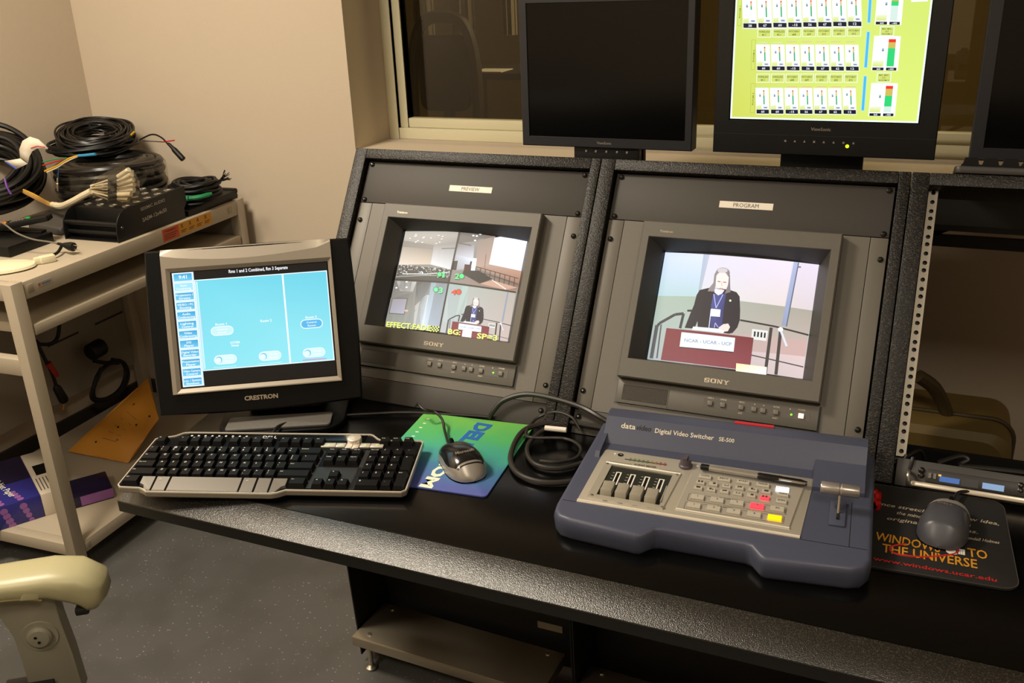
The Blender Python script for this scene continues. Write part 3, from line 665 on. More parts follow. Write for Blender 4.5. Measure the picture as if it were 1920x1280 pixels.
for (x0,y0,top,ms) in ((1015,675,482,(.30,.62,.83)),(1032,410,208,(.13,.65,.82)),(1052,144,-60,(.55,.68,.9))):
    hh=y0-top; S=lambda a,b_:(x0+a*155+b_*18,y0-b_*hh+a*2)
    c.poly([S(0,0),S(1,0),S(1,1),S(0,1)],'fbfffa'); c.poly([S(.04,.12),S(.42,.12),S(.44,.3),S(.04,.27)],['d8e878','d8e878','f2f8dc','eef6c8'])
    c.poly([S(.04,.01),S(.46,.01),S(.46,.09),S(.04,.09)],'10142c'); c.text('60',*S(.2,.025),*S(.34,.025),10,'e8f4ff')
    c.poly([S(.55,.01),S(.94,.01),S(.94,.09),S(.55,.09)],'10142c'); c.text('-40',*S(.64,.025),*S(.84,.025),10,'e8f4ff')
    c.poly([S(.34,.56),S(.41,.56),S(.41,.65),S(.34,.65)],['2c3a6c','2c3a6c','b8dcf0','b8dcf0'])
    a,b_,d=ms; c.poly([S(.56,.12),S(.83,.12),S(.83,a),S(.56,a)],'d8efe6')
    c.poly([S(.56,a),S(.83,a),S(.83,b_),S(.56,b_)],'28d878'); c.poly([S(.56,b_),S(.83,b_),S(.83,d),S(.56,d)],'d2bc5c'); c.poly([S(.56,d),S(.83,d),S(.83,d+.09),S(.56,d+.09)],'f03228')
for x,y,n_ in ((1068,474,'3'),(1086,205,'2')):
    c.poly([(x-5,y+4),(x+78,y+4),(x+82,y-52),(x-1,y-52)],'eefff0'); c.poly([(x,y),(x+74,y),(x+77,y-48),(x+4,y-48)],'d2e070')
    for k,s_ in enumerate(('MIC MIX','OUT','ROOM '+n_)): c.text(s_,x+10+(k==1)*18,y-33+15*k,x+66-(k==1)*18,y-33+15*k,9,'6a7420')
c.poly([(1265,12),(1362,8),(1364,-30),(1266,-30)],'fbfffa')
m_lcdpic=vcol('lcd_picture',True,.4,1.05)
for v in c.bm.verts: v.co=Vector((v.co.x,v.co.y,v.co.z))
c.build('picture',m_lcdpic,t,lambda v:Vector((v.x,.0028-v.z,v.y)))
# right-hand one, cut by the frame
a=at_y(1816,300,.40)
t,z0=lcd(a.x+.21,.40,.42,a.z,.36,(-.187,.187,a.z-1.045+.024,a.z-1.045+.325),.02,.08,'switched-off flat screen at the far right edge above the open bay')
# ================================================================== DESK
ZD=.74
m_lam=mat('black_laminate','050505',.20,spec=.28,bump=.02,bscale=300)
m_edge=speckle('textured_edge_strip','131210','34302b',.30,620,.35,.58)
m_edge.node_tree.nodes['Principled BSDF'].inputs['Specular IOR Level'].default_value=1.0
desk=thing('console_desk','black laminate console desktop with a textured sloping front edge','desk',(.9,-.45,0))
left=[(-.113,-.655),(-.192,-.20)]
q=B(); q.prism([left[0],(2.3,-.655),(2.3,-.266),(-.180,-.266)],.705,ZD); q.build('desktop',m_lam,desk,bevel=.001,world=True)
q=B(); q.loft([[(x,-.6555,ZD),(x,-.7065,.7215),(x,-.7065,.7185),(x,-.6555,.7185)] for x in (-.105,2.3)]); q.build('front_edge',m_edge,desk,bevel=.0012,world=True)
B().box(-.105,2.3,-.7055,-.6555,.7005,.7183).build('edge_face',m_black,desk,world=True)
B().box(-.040,.50,-.235,-.222,.66,.7045).build('support_rail',m_black,desk,world=True)
B().box(1.6,1.63,-.60,-.20,.02,.703).build('support_post',m_black,desk,world=True,bevel=.002)
# steel platforms on the floor under the desk
m_steel=mat('brushed_steel','a89e8c',.36,metal=.8,bump=.05,bscale=400)
m_bolt=mat('bolt_metal','c9c2b2',.25,metal=.9)
def platform(x,y,label):
    t=thing('steel_platform',label,'platform',(x,y,0),(0,0,R(-2)),'steel platforms under the desk')
    q=B(); q.prismy([(0,.098),(.475,.098),(.475,.073),(.472,.073),(.472,.095),(.003,.095),(.003,.073),(0,.073)],0,.135); q.build('tray',m_steel,t,bevel=.0015)
    B().box(0,.475,-.0015,.0015,.073,.0965).build('front_lip',m_steel,t,bevel=.0006)
    for a in(.03,.445):
        for b_ in(.02,.115): B().lathe([(.012,0),(.014,.006),(.006,.012),(.006,.075)],(a,b_,0),n=12).build('foot',m_bolt,t)
    for a,b_ in((.035,.118),(.44,.118),(.035,.02)): B().lathe([(.006,0),(.005,.003),(.0001,.0035)],(a,b_,.098),n=10).build('bolt',m_bolt,t)
    return t
platform(-.035,-.215,'low steel platform on feet under the left part of the desk')
platform(.50,-.245,'low steel platform on feet under the desk, second from the left')
tag(B().box(.36,.42,-.0515,-.0505,.112,.130).build('asset_sticker',mat('sticker_grey','8b8578',.6)),'small pale sticker on the black cabinet under the desk','sticker')

# ================================================================== TOUCH PANEL
m_tpb=mat('touch_panel_black','060606',.42,spec=.18); m_tps=mat('touch_panel_silver','a79e90',.36,metal=.55); m_tpg=mat('touch_screen_glass','0a0908',.12)
TPM=(-.034,-.3925,.923)
tp=thing('touch_panel','tilted touch panel in a silver and black case on the left end of the desk','touch panel',(TPM[0],TPM[1],TPM[2]),(R(71.5),0,R(31)))
W2,H2=.182,.148
def outl(z,ins=0):
    p=[]; n=10
    for i in range(n+1): a=i/n; p.append((-W2+ins+(2*W2-2*ins)*a,-H2+ins-.006*math.sin(PI*a)))
    for i in range(1,n+1): a=i/n; p.append((W2-ins+.004*math.sin(PI*a),-H2+ins+(2*H2-2*ins)*a))
    for i in range(1,n+1): a=i/n; p.append((W2-ins-(2*W2-2*ins)*a,H2-ins+.002*math.sin(PI*a)))
    for i in range(1,n): a=i/n; p.append((-W2+ins-.004*math.sin(PI*a),H2-ins-(2*H2-2*ins)*a))
    return [(x,y,z) for x,y in p]
q=B(); q.loft([outl(-.055,.03),outl(-.035,.006),outl(-.004,0),outl(0,.003)]); q.build('housing',m_tpb,tp)
S0=(-.154,.148,-.112,.147); G0=(-.1395,.1405,-.1050,.1080)
q=B(); arc=[(S0[0]+(S0[1]-S0[0])*i/12,S0[3]-.010-.014*math.sin(PI*i/12)**1.0*(1-.35*i/12)) for i in range(13)]
arc[0]=(S0[0],S0[3]-.009); arc[-1]=(S0[1],S0[3]-.003)
zf=.005
# flat silver face with opening, as a ring of quads
outer=[(S0[0],S0[2]),(S0[1],S0[2])]+arc[::-1]; 
n_=len(arc)
topv=[q.v((x,y,zf)) for x,y in arc]; inn=[q.v((G0[0]-.007+(G0[1]-G0[0]+.014)*i/12,G0[3]+.007,zf)) for i in range(13)]
for i in range(12): q.f([inn[i],inn[i+1],topv[i+1],topv[i]])
bl=q.v((S0[0],S0[2],zf)); br=q.v((S0[1],S0[2],zf)); ibl=q.v((G0[0]-.007,G0[2]-.005,zf)); ibr=q.v((G0[1]+.007,G0[2]-.005,zf))
q.f([bl,br,ibr,ibl]); q.f([bl,ibl,inn[0],topv[0]]); q.f([br,topv[-1],inn[-1],ibr])
# skirts
bb=[q.v((x,y,0)) for x,y in [(S0[0],S0[2]),(S0[1],S0[2])]]; q.f([bl,bb[0],bb[1],br])
q.poly([(S0[0],S0[2],zf),(arc[0][0],arc[0][1],zf),(arc[0][0],arc[0][1],0),(S0[0],S0[2],0)]); q.poly([(S0[1],S0[2],zf),(S0[1],S0[2],0),(arc[-1][0],arc[-1][1],0),(arc[-1][0],arc[-1][1],zf)])
q.build('silver_bezel',m_tps,tp,weld=True)
q=B()
for i in range(12):
    (x0,y0),(x1,y1_)=arc[i],arc[i+1]; q.poly([(x0,y0,zf),(x1,y1_,zf),(x1,S0[3]+.002,-.001),(x0,S0[3]+.002,-.001)])
q.poly([(S0[0],S0[3]+.002,-.001),(S0[1],S0[3]+.002,-.001),(S0[1],S0[3]+.002,-.02),(S0[0],S0[3]+.002,-.02)])
q.build('top_facet',m_tps,tp,weld=True)
q=B(); ring(q,[(G0[0]-.007,G0[1]+.007,G0[2]-.005,G0[3]+.007,zf),(G0[0],G0[1],G0[2]+.002,G0[3],.0012)]); q.build('inner_bevel',m_tps,tp)
B().box(G0[0],G0[1],G0[2]+.002,G0[3],-.001,.0012).build('screen_glass',m_tpg,tp)
q=B(); q.text('CRESTRON',(.0,-.1335,.0008),.0110,width=.060,align='C',bold=.035); q.build('brand_lettering',m_sil,tp,weld=False)
# its picture, read off at 3.2x from (200,420)
src=[(383,291),(1308,218),(1364,903),(443,978)]; gx0,gx1,gy0,gy1=-.1375,.1385,-.101,.1065
c=Cv(homog(src,[(gx0,gy1),(gx1,gy1),(gx1,gy0),(gx0,gy0)]),.000008); HT=homog([(0,0),(1,0),(1,1),(0,1)],src)
U=lambda u,v:HT(u,v)
c.poly([U(0,0),U(1,0),U(1,1),U(0,1)],'0a0a0c')
c.poly([U(.140,.072),U(.997,.072),U(.997,.868),U(.140,.868)],'eefcff')
c.poly([U(.146,.080),U(.991,.080),U(.991,.860),U(.146,.860)],['76d8ea','6cd0e6','98e8f2','8ae2ef'])
c.poly([U(.003,0),U(.140,0),U(.142,.995),U(.005,.995)],'bfe4f8')
names=['9:41','Room|Combining','Projectors /|Screens','VIDEO / PC|Routing','Audio|Conferencing','Lighting|Control','Video|Conferencing','DVD|Player','Digital Video|Recorder','Presentation|Player','Video Camera|Control','Loc. / System|Shutdown']
for k,s_ in enumerate(names):
    v0=.004+k*.0828; v1=v0+.074
    c.poly([U(.006,v0-.002),U(.136,v0-.002),U(.136,v1+.002),U(.006,v1+.002)],'eef8ff')
    c.poly([U(.013,v0+.006),U(.128,v0+.006),U(.128,v1-.006),U(.013,v1-.006)],['48aede','3ea2da','6cc8ec','78d0f0'] if k!=1 else 'a4e4f6')
    L=s_.split('|')
    for j,tx in enumerate(L):
        vv=v0+(.050 if len(L)==1 else .034+.027*j); hw=min(.054,.0052*len(tx)) if len(L)>1 else .026
        a=U(.070-hw,vv); b_=U(.070+hw,vv); c.text(tx,*a,*b_,22 if len(L)==1 else 13,'f4fcff')
c.poly([U(.150,.09),U(.160,.09),U(.160,.85),U(.150,.85)],'c8f2fc')
c.poly([U(.158,.36),U(.162,.36),U(.162,.62),U(.158,.62)],'d8c8f4')
c.poly([U(.702,.080),U(.713,.080),U(.713,.860),U(.702,.860)],'f2fdff')
a=U(.365,.034); b_=U(.745,.034); c.text('Rms 1 and 2 Combined, Rm 3 Separate',*a,*b_,20,'f6f8ff')
def lab(s_,u,v,hw,h=15): c.text(s_,*U(u-hw,v),*U(u+hw,v),h,'f8fdff')
ang=math.degrees(math.atan2(-73,925))
def pill(u,v,fill,s1,s2,knob=False):
    x,y=U(u,v); c.pill(x,y,136,56,'f0fcff',ang); c.pill(x,y,126,46,fill,ang)
    if knob:
        x2,y2=U(u-.042,v); c.ell(x2,y2,20,20,'74c8e8'); c.ell(x2-3,y2+3,17,17,'e4f8fd'); lab(s1,u+.022,v-.006,.028,10); lab(s2,u+.022,v+.022,.026,10)
    else: lab(s1,u,v-.006,.032,10); lab(s2,u,v+.022,.026,10)
lab('Room 1',.285,.482,.036); pill(.288,.53,'c8f0fa','Control','Room')
lab('Room 2',.575,.482,.036)
lab('Room 3',.868,.482,.036); pill(.868,.53,'5cb8ea','Control','Room')
lab('SYSTEM',.362,.650,.030,13); lab('Setup',.362,.674,.024,13)
for u,v in ((.292,.782),(.580,.782),(.867,.785)): pill(u,v,'d4f4fb','Divide','Rooms',True)
c.line([U(.79,.846),U(.945,.846)],5,'e87cc0'); c.line([U(.21,.846),U(.36,.846)],3,'d0f4fb'); c.line([U(.5,.846),U(.655,.846)],3,'d0f4fb')
c.build('picture',vcol('touch_picture',True,.3,1.08),tp,lambda v:Vector((v.x,v.y,v.z+.0014)))
# stand
m_pad=mat('grey_rubber_pad','54504a',.6,bump=.3,bscale=600)
q=B(); T=Matrix.Translation((.000,-.380,ZD))@Matrix.Rotation(R(27),4,'Z')
q=B(T); q.rrect(-.115,.115,-.085,.10,.045,0,.012,8); q.build('stand_base',m_tpb,tp,bevel=.003,world=True)
q=B(T); q.rrect(-.098,.092,-.078,-.025,.008,.012,.0175,4); q.build('rest_pad',m_pad,tp,bevel=.002,world=True)
q=B(T); q.prismx([(.00,.012),(.09,.012),(.10,.06),(.085,.15),(.045,.15),(.02,.05)],-.075,.075); q.build('stand_arm',m_tpb,tp,bevel=.012,seg=3,world=True)

# ================================================================== KEYBOARD
m_kb=mat('keyboard_black','08080a',.45,spec=.1); m_key=mat('key_black','0d0c0c',.45,spec=.14); m_kgap=mat('keyboard_deck','1c1a19',.45)
m_ksil=mat('keyboard_silver','a29a8c',.35,metal=.6); m_krim=mat('keyboard_rim','e0d6c6',.3,metal=.5); m_leg=mat('key_legend','d8d4cc',.5); m_kgr=mat('silver_key','5e5a54',.34,metal=.6)
KB=thing('keyboard','full-size black keyboard with a silver rim and a round volume dial','keyboard',(-.0783-.008*.95,-.7199-.008*.31,ZD),(R(2.86),0,R(18.0)))
ol=[(0,.012),(.006,.005),(.040,.003),(.047,0),(.056,-.007),(.262,-.007),(.272,-.004),(.284,.004),(.470,.004),(.477,.010),(.478,.158),(.473,.163),(.405,.163),(.397,.168),(.386,.180),(.380,.183),(.050,.183),(.040,.180),(.030,.170),(.014,.165),(.004,.163),(-.002,.158)]
def ins(pts,d):
    cx=sum(p[0] for p in pts)/len(pts); out=[]; n=len(pts)
    for i in range(n):
        a,b_,c_=Vector(pts[i-1]),Vector(pts[i]),Vector(pts[(i+1)%n]); e1=(b_-a).normalized(); e2=(c_-b_).normalized()
        nn=(Vector((-e1.y,e1.x))+Vector((-e2.y,e2.x))).normalized(); out.append(tuple(b_+nn*d))
    return out
q=B(); q.loft([[(x,y,.004) for x,y in ins(ol,.004)],[(x,y,.008) for x,y in ol],[(x,y,.0150) for x,y in ol]]); q.build('lower_case',m_ksil,KB)
q=B(); o2=ins(ol,.0022); o3=ins(ol,.003)
q.loft([[(x,y,.015) for x,y in ol],[(x,y,.0172) for x,y in ins(ol,.0005)],[(x,y,.0172) for x,y in o2],[(x,y,.0145) for x,y in o3]],0,True,False); q.build('silver_rim',m_krim,KB)
q=B(); q.prism(o2,.013,.0152); q.build('deck',m_kb,KB)
q=B(); q.box(.302,.393,.012,.075,.0152,.0158); q.box(.302,.316,.075,.125,.0152,.0158); q.box(.384,.392,.01,.13,.0152,.0158); q.build('centre_deck',m_kgap,KB,weld=False)
for x in (.07,.40):
    B().box(x-.02,x+.02,.150,.158,-.0042,.006).build('rear_foot',m_kb,KB)
pch=.0205
def key(x,y,wu=1,hu=1,legend='',m=m_key,hh=.0088,shape=None,z0=.0152):
    w_=wu*pch-.0016; h_=hu*.0215-.0016; tx,ty0,ty1=.0026,.0034,.0018
    q=B(); x0,x1=x-w_/2,x+w_/2; y0,y1_=y-h_/2,y+h_/2
    if shape is None: base=[(x0,y0),(x1,y0),(x1,y1_),(x0,y1_)]; top=[(x0+tx,y0+ty0),(x1-tx,y0+ty0),(x1-tx,y1_-ty1),(x0+tx,y1_-ty1)]
    else: base=shape; top=ins(shape,.0018)
    zz=lambda yy:z0+hh+((yy-y)*.08)
    q.loft([[(a,b_,z0) for a,b_ in base],[(a,b_,zz(b_)) for a,b_ in top]])
    if legend:
        L=legend.split('|'); tz=z0+hh
        for j,s_ in enumerate(L):
            sz=.0058 if len(s_)<=1 else .0030
            lx=x0+tx+.0016; ly=(y1_-ty1-.0055-j*.0058) if len(s_)<=1 or len(L)>1 else y1_-ty1-.0050
            q.text(s_,(lx+(.002 if len(s_)==1 and len(L)==1 else 0),ly,zz(ly+.003)+.00025),sz,mi=1)
    o=q.build('key',[m,m_leg],KB,weld=False,ang=20); return o
X0=.006; RY={'F':.147,'N':.1135,'Q':.0900,'A':.0665,'Z':.0430,'S':.0185}
rows={'N':[('~|`',1)]+[(a,1) for a in ('!|1','@|2','#|3','$|4','%|5','^|6','&|7','*|8','(|9',')|0','_|-','+|=')]+[('Backspace',2)],
'Q':[('Tab',1.5)]+[(a,1) for a in 'QWERTYUIOP']+[('{|[',1),('}|]',1),('|\\'.strip('|'),1.5)],
'A':[('Caps Lock',1.75)]+[(a,1) for a in 'ASDFGHJKL']+[(':|;',1),('"|\'',1),('Enter',2.25)],
'Z':[('Shift',2.25)]+[(a,1) for a in 'ZXCVBNM']+[('<|,',1),('>|.',1),('?|/',1),('Shift',2.75)]}
for r_,L in rows.items():
    x=X0
    for s_,w_ in L: key(x+w_*pch/2,RY[r_],w_,1,s_); x+=w_*pch
# function row
key(X0+.5*pch,RY['F'],1,1,'Esc')
for g in range(3):
    for k in range(4): key(X0+(2.5+g*4.4+k)*pch,RY['F'],1,1,'F%d'%(g*4+k+1))
# bottom row, sloping silver-grey space row
sy0,sy1=.000,.0290
def low(x0,x1,s_,m=m_kgr,cut=None):
    if cut=='L': sh=[(x0+.012,sy0-.001),(x1,sy0-.001),(x1,sy1),(x0,sy1),(x0,.013),(x0+.008,.009)]
    elif cut=='R': sh=[(x0,sy0-.001),(x1-.015,sy0-.001),(x1-.006,.010),(x1,.013),(x1,sy1),(x0,sy1)]
    else: sh=[(x0,sy0-.001),(x1,sy0-.001),(x1,sy1),(x0,sy1)]
    q=B(); tp_=ins(sh,.0016); q.loft([[(a,b_,.0150) for a,b_ in sh],[(a,b_,.0160+max(0,b_-.001)*.27) for a,b_ in tp_]])
    if s_: q.text(s_,(x0+.006,sy1-.0085,.0160+(sy1-.007)*.27+.0004),.0034,mi=1)
    q.build('key',[m,m_leg],KB,weld=False,ang=20)
key(X0+.72*pch,.0205,1.44,1,'Ctrl'); low(X0+1.5*pch,X0+2.65*pch,'','m' and m_kgr,'L'); low(X0+2.72*pch,X0+3.85*pch,'Alt')
low(X0+3.92*pch,X0+9.75*pch,''); low(X0+9.82*pch,X0+10.95*pch,'Alt'); low(X0+11.02*pch,X0+12.15*pch,''); low(X0+12.22*pch,X0+13.45*pch,'',m_kgr,'R'); key(X0+14.25*pch,.0205,1.5,1,'Ctrl')
# navigation block
NX=.3214
for k,(a,b_) in enumerate((('Insert','Delete'),('Home','End'),('Page Up','Page Dn'))): key(NX+(k+.5)*pch,RY['N'],1,1,a); key(NX+(k+.5)*pch,RY['Q'],1,1,b_)
key(NX+1.5*pch,.0435,1,1,'^'); 
for k,s_ in enumerate(('<','v','>')): key(NX+(k+.5)*pch,.0195,1,1,s_)
# number pad
NP=.392
for k,s_ in enumerate(('Num Lock','/','*','-')): key(NP+(k+.5)*pch,RY['N'],1,1,s_)
for r_,L in (('Q','789'),('A','456'),('Z','123')):
    for k,s_ in enumerate(L): key(NP+(k+.5)*pch,RY[r_],1,1,s_)
key(NP+3.5*pch,(RY['Q']+RY['A'])/2,1,2.1,'+'); key(NP+3.5*pch,(RY['Z']+RY['S'])/2,1,2.1,'Enter'); key(NP+pch,RY['S'],2,1,'0'); key(NP+2.5*pch,RY['S'],1,1,'.')
for k,s_ in enumerate(('Print','Scroll','Pause')): key(NP+(k+.95)*pch,RY['F']+.006,.95,.9,s_)
# media strip
q=B(); q.box(.052,.375,.160,.180,.0152,.0160); q.build('glossy_strip',mat('gloss_black','060607',.12),KB)
q=B(); q.text('DELL',(.190,.165,.0162),.012); q.build('brand_lettering',m_leg,KB,weld=False)
for k in range(9):
    B().lathe([(.0022,0),(.0018,.0005),(.0001,.0006)],(.060+.0125*k,.171,.0160),n=8).build('indicator',m_leg,KB)
for k,(a,b_) in enumerate(((.3035,.328),(.329,.345),(.3465,.3575),(.3585,.3695),(.371,.388),(.389,.4115))):
    B().box(a,b_,.136 if k not in(2,3) else .131,.149,.0152,.0185).build('media_button',m_krim,KB,bevel=.0008)
for a in (.316,.337,.38,.40): B().box(a-.001,a+.001,.142,.144,.0185,.0188).build('indicator',m_led,KB)
B().lathe([(.0125,0),(.0125,.008),(.0118,.0098),(.0105,.0105),(.0001,.0108)],(.358,.156,.0152),n=24).build('volume_dial',m_krim,KB)
# keyboard cord
m_cord=mat('black_cord','1b1815',.45)
def cord(name,label,pts,r,n=7,m=m_cord,seg=8): 
    return tag(B().tube(spl(pts,n),r,seg).build(name,m),label,'cable')
def pcord(name,par,pts,r,n=7,m=m_cord,seg=8): return B().tube(spl(pts,n),r,seg).build(name,m,par,world=True)
Z3=ZD+.004
def dz(px,py,h=.004):
    p=at_z(px,py,ZD+h); return (p.x,p.y,p.z)
pcord('cord',KB,[(.060,-.502,ZD+.022),dz(520,800,.02),dz(560,788,.010),dz(620,780),dz(700,775),dz(770,773),dz(850,777),dz(900,780),dz(930,783)],.0026)
# ================================================================== GREEN MOUSE MAT AND SILVER MOUSE
def gradmat(name,stops,axis='Y',scale=1.0,off=0.0,rough=.6):
    m=bpy.data.materials.new(name); m.use_nodes=True; nt=m.node_tree; b_=nt.nodes['Principled BSDF']; b_.inputs['Roughness'].default_value=rough
    tc=nt.nodes.new('ShaderNodeTexCoord'); mp=nt.nodes.new('ShaderNodeMapping'); sp=nt.nodes.new('ShaderNodeSeparateXYZ'); r_=nt.nodes.new('ShaderNodeValToRGB')
    nz=nt.nodes.new('ShaderNodeTexNoise'); nz.inputs['Scale'].default_value=14; ad=nt.nodes.new('ShaderNodeMath'); ad.operation='MULTIPLY_ADD'; ad.inputs[1].default_value=scale; ad.inputs[2].default_value=off
    a2=nt.nodes.new('ShaderNodeMath'); a2.operation='MULTIPLY_ADD'; a2.inputs[1].default_value=.25
    nt.links.new(tc.outputs['Object'],sp.inputs[0]); nt.links.new(tc.outputs['Object'],nz.inputs['Vector']); nt.links.new(sp.outputs[axis],ad.inputs[0]); nt.links.new(nz.outputs['Fac'],a2.inputs[0]); nt.links.new(ad.outputs[0],a2.inputs[2]); nt.links.new(a2.outputs[0],r_.inputs[0])
    el=r_.color_ramp.elements; el[0].position=stops[0][0]; el[0].color=hexc(stops[0][1]); el[1].position=stops[-1][0]; el[1].color=hexc(stops[-1][1])
    for p_,h in stops[1:-1]: e=el.new(p_); e.color=hexc(h)
    nt.links.new(r_.outputs[0],b_.inputs['Base Color']); return m
PADM=(.362,-.402)
pad=thing('mouse_mat','green to blue printed mouse mat with web address lettering under the silver mouse','mouse mat',(PADM[0],PADM[1],ZD),(0,0,R(5)))
m_mat=gradmat('mat_print',[(.10,'4a559c'),(.36,'3a7298'),(.55,'3f9f88'),(.74,'4fae66'),(.92,'6fb850'),(1,'4fa060')],'Y',3.4,.40)
q=B(); q.rrect(-.108,.108,-.128,.128,.008,0,.003,4); q.build('sheet',m_mat,pad,bevel=.0006)
Mi=(Matrix.Translation((PADM[0],PADM[1],ZD))@Matrix.Rotation(R(5),4,'Z')).inverted()
def padp(px,py): p=Mi@at_z(px,py,ZD+.003); return (p.x,p.y,.0034)
def padtext(nm,s_,p0,p1,h,m,parent,conv,under=None):
    a=Vector(conv(*p0)); b_=Vector(conv(*p1)); ex=(b_-a).normalized(); ey=Vector((-ex.y,ex.x,0))
    q=B(); q.text(s_,a,h,ex,ey,width=(b_-a).length,bold=.05); return q.build(nm,m,parent,weld=False)
m_blue=mat('print_blue','1f5fae',.6); m_cream=mat('print_cream','dfe6cf',.6)
padtext('blue_lettering','DELL',(897,792),(850,838),.040,m_blue,pad,padp)
padtext('white_lettering','.COM',(842,850),(786,912),.030,m_cream,pad,padp)
q=B()
for k in range(5): a=padp(797-7*k,784+8*k); q.box(a[0]+.004,a[0]+.010,a[1]-.003,a[1],.003,.0034)
q.build('dash_print',m_cream,pad,weld=False)
def mouse(name,label,loc,yaw,L,W,H,mside,p=.62):
    """local y runs from the palm end (0) to the button end (L)"""
    t=thing(name,label,'mouse',loc,(0,0,yaw))
    wid=lambda s:W/2*(max(0,1-abs(2*s-1)**2.7))**.46*(1-.10*s)*(1-.07*math.exp(-((s-.6)/.16)**2))+.0004
    hei=lambda s:H*(max(0,math.sin(PI*(s*.86+.07)))**p)*(1-.22*s)*min(1,s/.16+.02)**.5*min(1,(1-s)/.06+.15)**.5
    def surf(s,a,k=1.0):
        w_,h_=wid(s),hei(s); x=w_*math.copysign(abs(math.cos(a))**.75,math.cos(a)); z=.003+h_*abs(math.sin(a))**.85
        return Vector((x*k,L*s,z*k if k==1 else .003+(z-.003)*k))
    q=B(); q.grid(lambda u,v:surf(u,PI*v),44,28); q.build('body',mside,t,ang=60)
    def strip(nm,s0,s1,lo,m,k):
        q=B(); q.grid(lambda u,v:(lambda s:surf(s,lo(s)+(PI-2*lo(s))*v,k))(s0+(s1-s0)*u),22,16); return q.build(nm,m,t,ang=60)
    B().loft([[(wid(s)*math.cos(2*PI*i/16) if False else (wid(s) if i==0 else -wid(s)),L*s,.0005) for i in range(2)] for s in [j/20 for j in range(21)]],0,False,False).build('base',m_kb,t)
    return t,strip,surf,wid,hei
m_msil=mat('mouse_silver','a09a90',.34,metal=.45); m_mblk=mat('mouse_gloss_black','101013',.22,coat=.3); m_mgr=mat('mouse_charcoal','46474e',.36); m_mg2=mat('mouse_grey','8c887e',.45)
p0=at_z(893,893,ZD+.012); p1=at_z(838,822,ZD+.016); dv=p1-p0
yaw=math.atan2(-dv.x,dv.y); ML=.122
t,strip,surf,wid,hei=mouse('computer_mouse','silver computer mouse with a glossy black top on the green mat',(p0.x,p0.y-.006,ZD+.003),yaw,ML,.070,.040,m_msil)
strip('top_shell',.13,.985,lambda s:.40+.75*max(0,(.38-s)/.38)**1.8+.15*max(0,s-.75),m_mblk,1.012)
B().lathe([(.006,-.003),(.0085,-.002),(.0085,.002),(.006,.003)],(0,ML*.86,.003+hei(.86)*.93),(1,0,0),n=14).build('scroll_wheel',m_kb,t)
B().box(-.0006,.0006,ML*.70,ML*.97,.02,.0202).build('button_split',m_mask,t)
q=B(); q.text('Microsoft',(-.017,ML*.30,.003+hei(.33)*1.03),.0085,(1,0,.0),(0,.9,.35)); q.build('brand_lettering',m_sil,t,weld=False)
e=Matrix.Translation((p0.x,p0.y-.006,ZD+.003))@Matrix.Rotation(yaw,4,'Z')@Vector((0,ML,.010))
pcord('cord',t,[tuple(e),dz(834,808,.012),dz(829,786,.02),dz(815,772,.025),dz(800,770,.03),dz(790,764,.034),dz(784,757,.036),dz(779,762,.03)],.0025)

# ================================================================== CABLE LOOPS BESIDE THE SWITCHER
m_cab=mat('cable_black','2a2723',.38,spec=.5)
RP=lambda x,y,n=.014:tuple(at_rk(x,y,n))
q=B(); q.tube(spl([dz(918,783,.006),RP(925,770,.012),RP(945,750),RP(985,739),RP(1035,746),RP(1090,763,.016),RP(1128,784,.022),dz(1165,806,.02)],8),.0048)
tag(q.build('video_cable',m_cab),'thick black video cable arching up against the rack to the switcher','cable')
q=B(); q.tube(spl([dz(1150,805,.02),dz(1105,797,.02),dz(1050,790,.016),dz(985,805,.012),dz(958,850,.006),dz(968,885,.006),dz(1010,903,.006),dz(1065,903,.006),dz(1100,890,.006),dz(1125,870,.006),dz(1140,850,.006)],8),.0048)
tag(q.build('video_cable',m_cab),'thick black video cable in the outer loop left of the switcher','cable')
q=B(); q.tube(spl([dz(1150,812,.016),dz(1090,793,.016),dz(1030,800,.012),dz(990,835,.006),dz(1000,868,.006),dz(1045,878,.006),dz(1095,866,.006),dz(1118,850,.006)],8),.0042)
tag(q.build('video_cable',m_cab),'black cable in the inner loop left of the switcher','cable')
q=B(); q.tube(spl([dz(1088,806,.010),RP(1072,782,.012),RP(1040,772,.012),RP(1005,785,.012),dz(986,812,.012),dz(1000,820,.012),dz(1060,822,.008),dz(1088,838,.008),dz(1080,858,.010),dz(1045,866,.014),dz(1012,864,.014)],8),.0028)
lb=tag(q.build('thin_cable',m_cab),'thin black cable with a white tag coiled inside the loops','cable')
a=Vector(dz(1022,802,.017)); b_=Vector(dz(1062,806,.017)); ex=(b_-a).normalized(); 
q=B(); q.tube([a,b_],.0048,10); q.build('white_tag',m_lab,lb)

# ================================================================== VIDEO SWITCHER
m_swb=mat('switcher_blue','45495b',.42,spec=.4,bump=.04,bscale=900); m_sws=mat('switcher_silver','b4aea0',.36,metal=.4); m_swh=mat('switcher_edge_highlight','efe7d8',.3,metal=.3)  # last colour paints a highlight along the lit edges
m_swk=mat('fader_well','23251f',.4); m_fad=mat('fader_cap','8f897a',.45); m_whp=mat('white_print','d8d6cc',.6); m_dkp=mat('dark_print','34322c',.6)
m_sbt=mat('switch_button','b0aa9c',.4); m_red=mat('lit_red_button','ff4050',.4,emit='ff3848',estr=.95); m_yel=mat('lit_yellow_button','ffc400',.4,emit='ffb800',estr=1.0); m_wht=mat('lit_white_button','e8f0ff',.4,emit='dfeaff',estr=1.6)
SW=thing('video_switcher','dark blue video switcher with faders and lit buttons on the desk','video switcher',(.6133,-.5814,ZD),(0,0,R(3.35)))
def ztop(y): return .036+.09*y
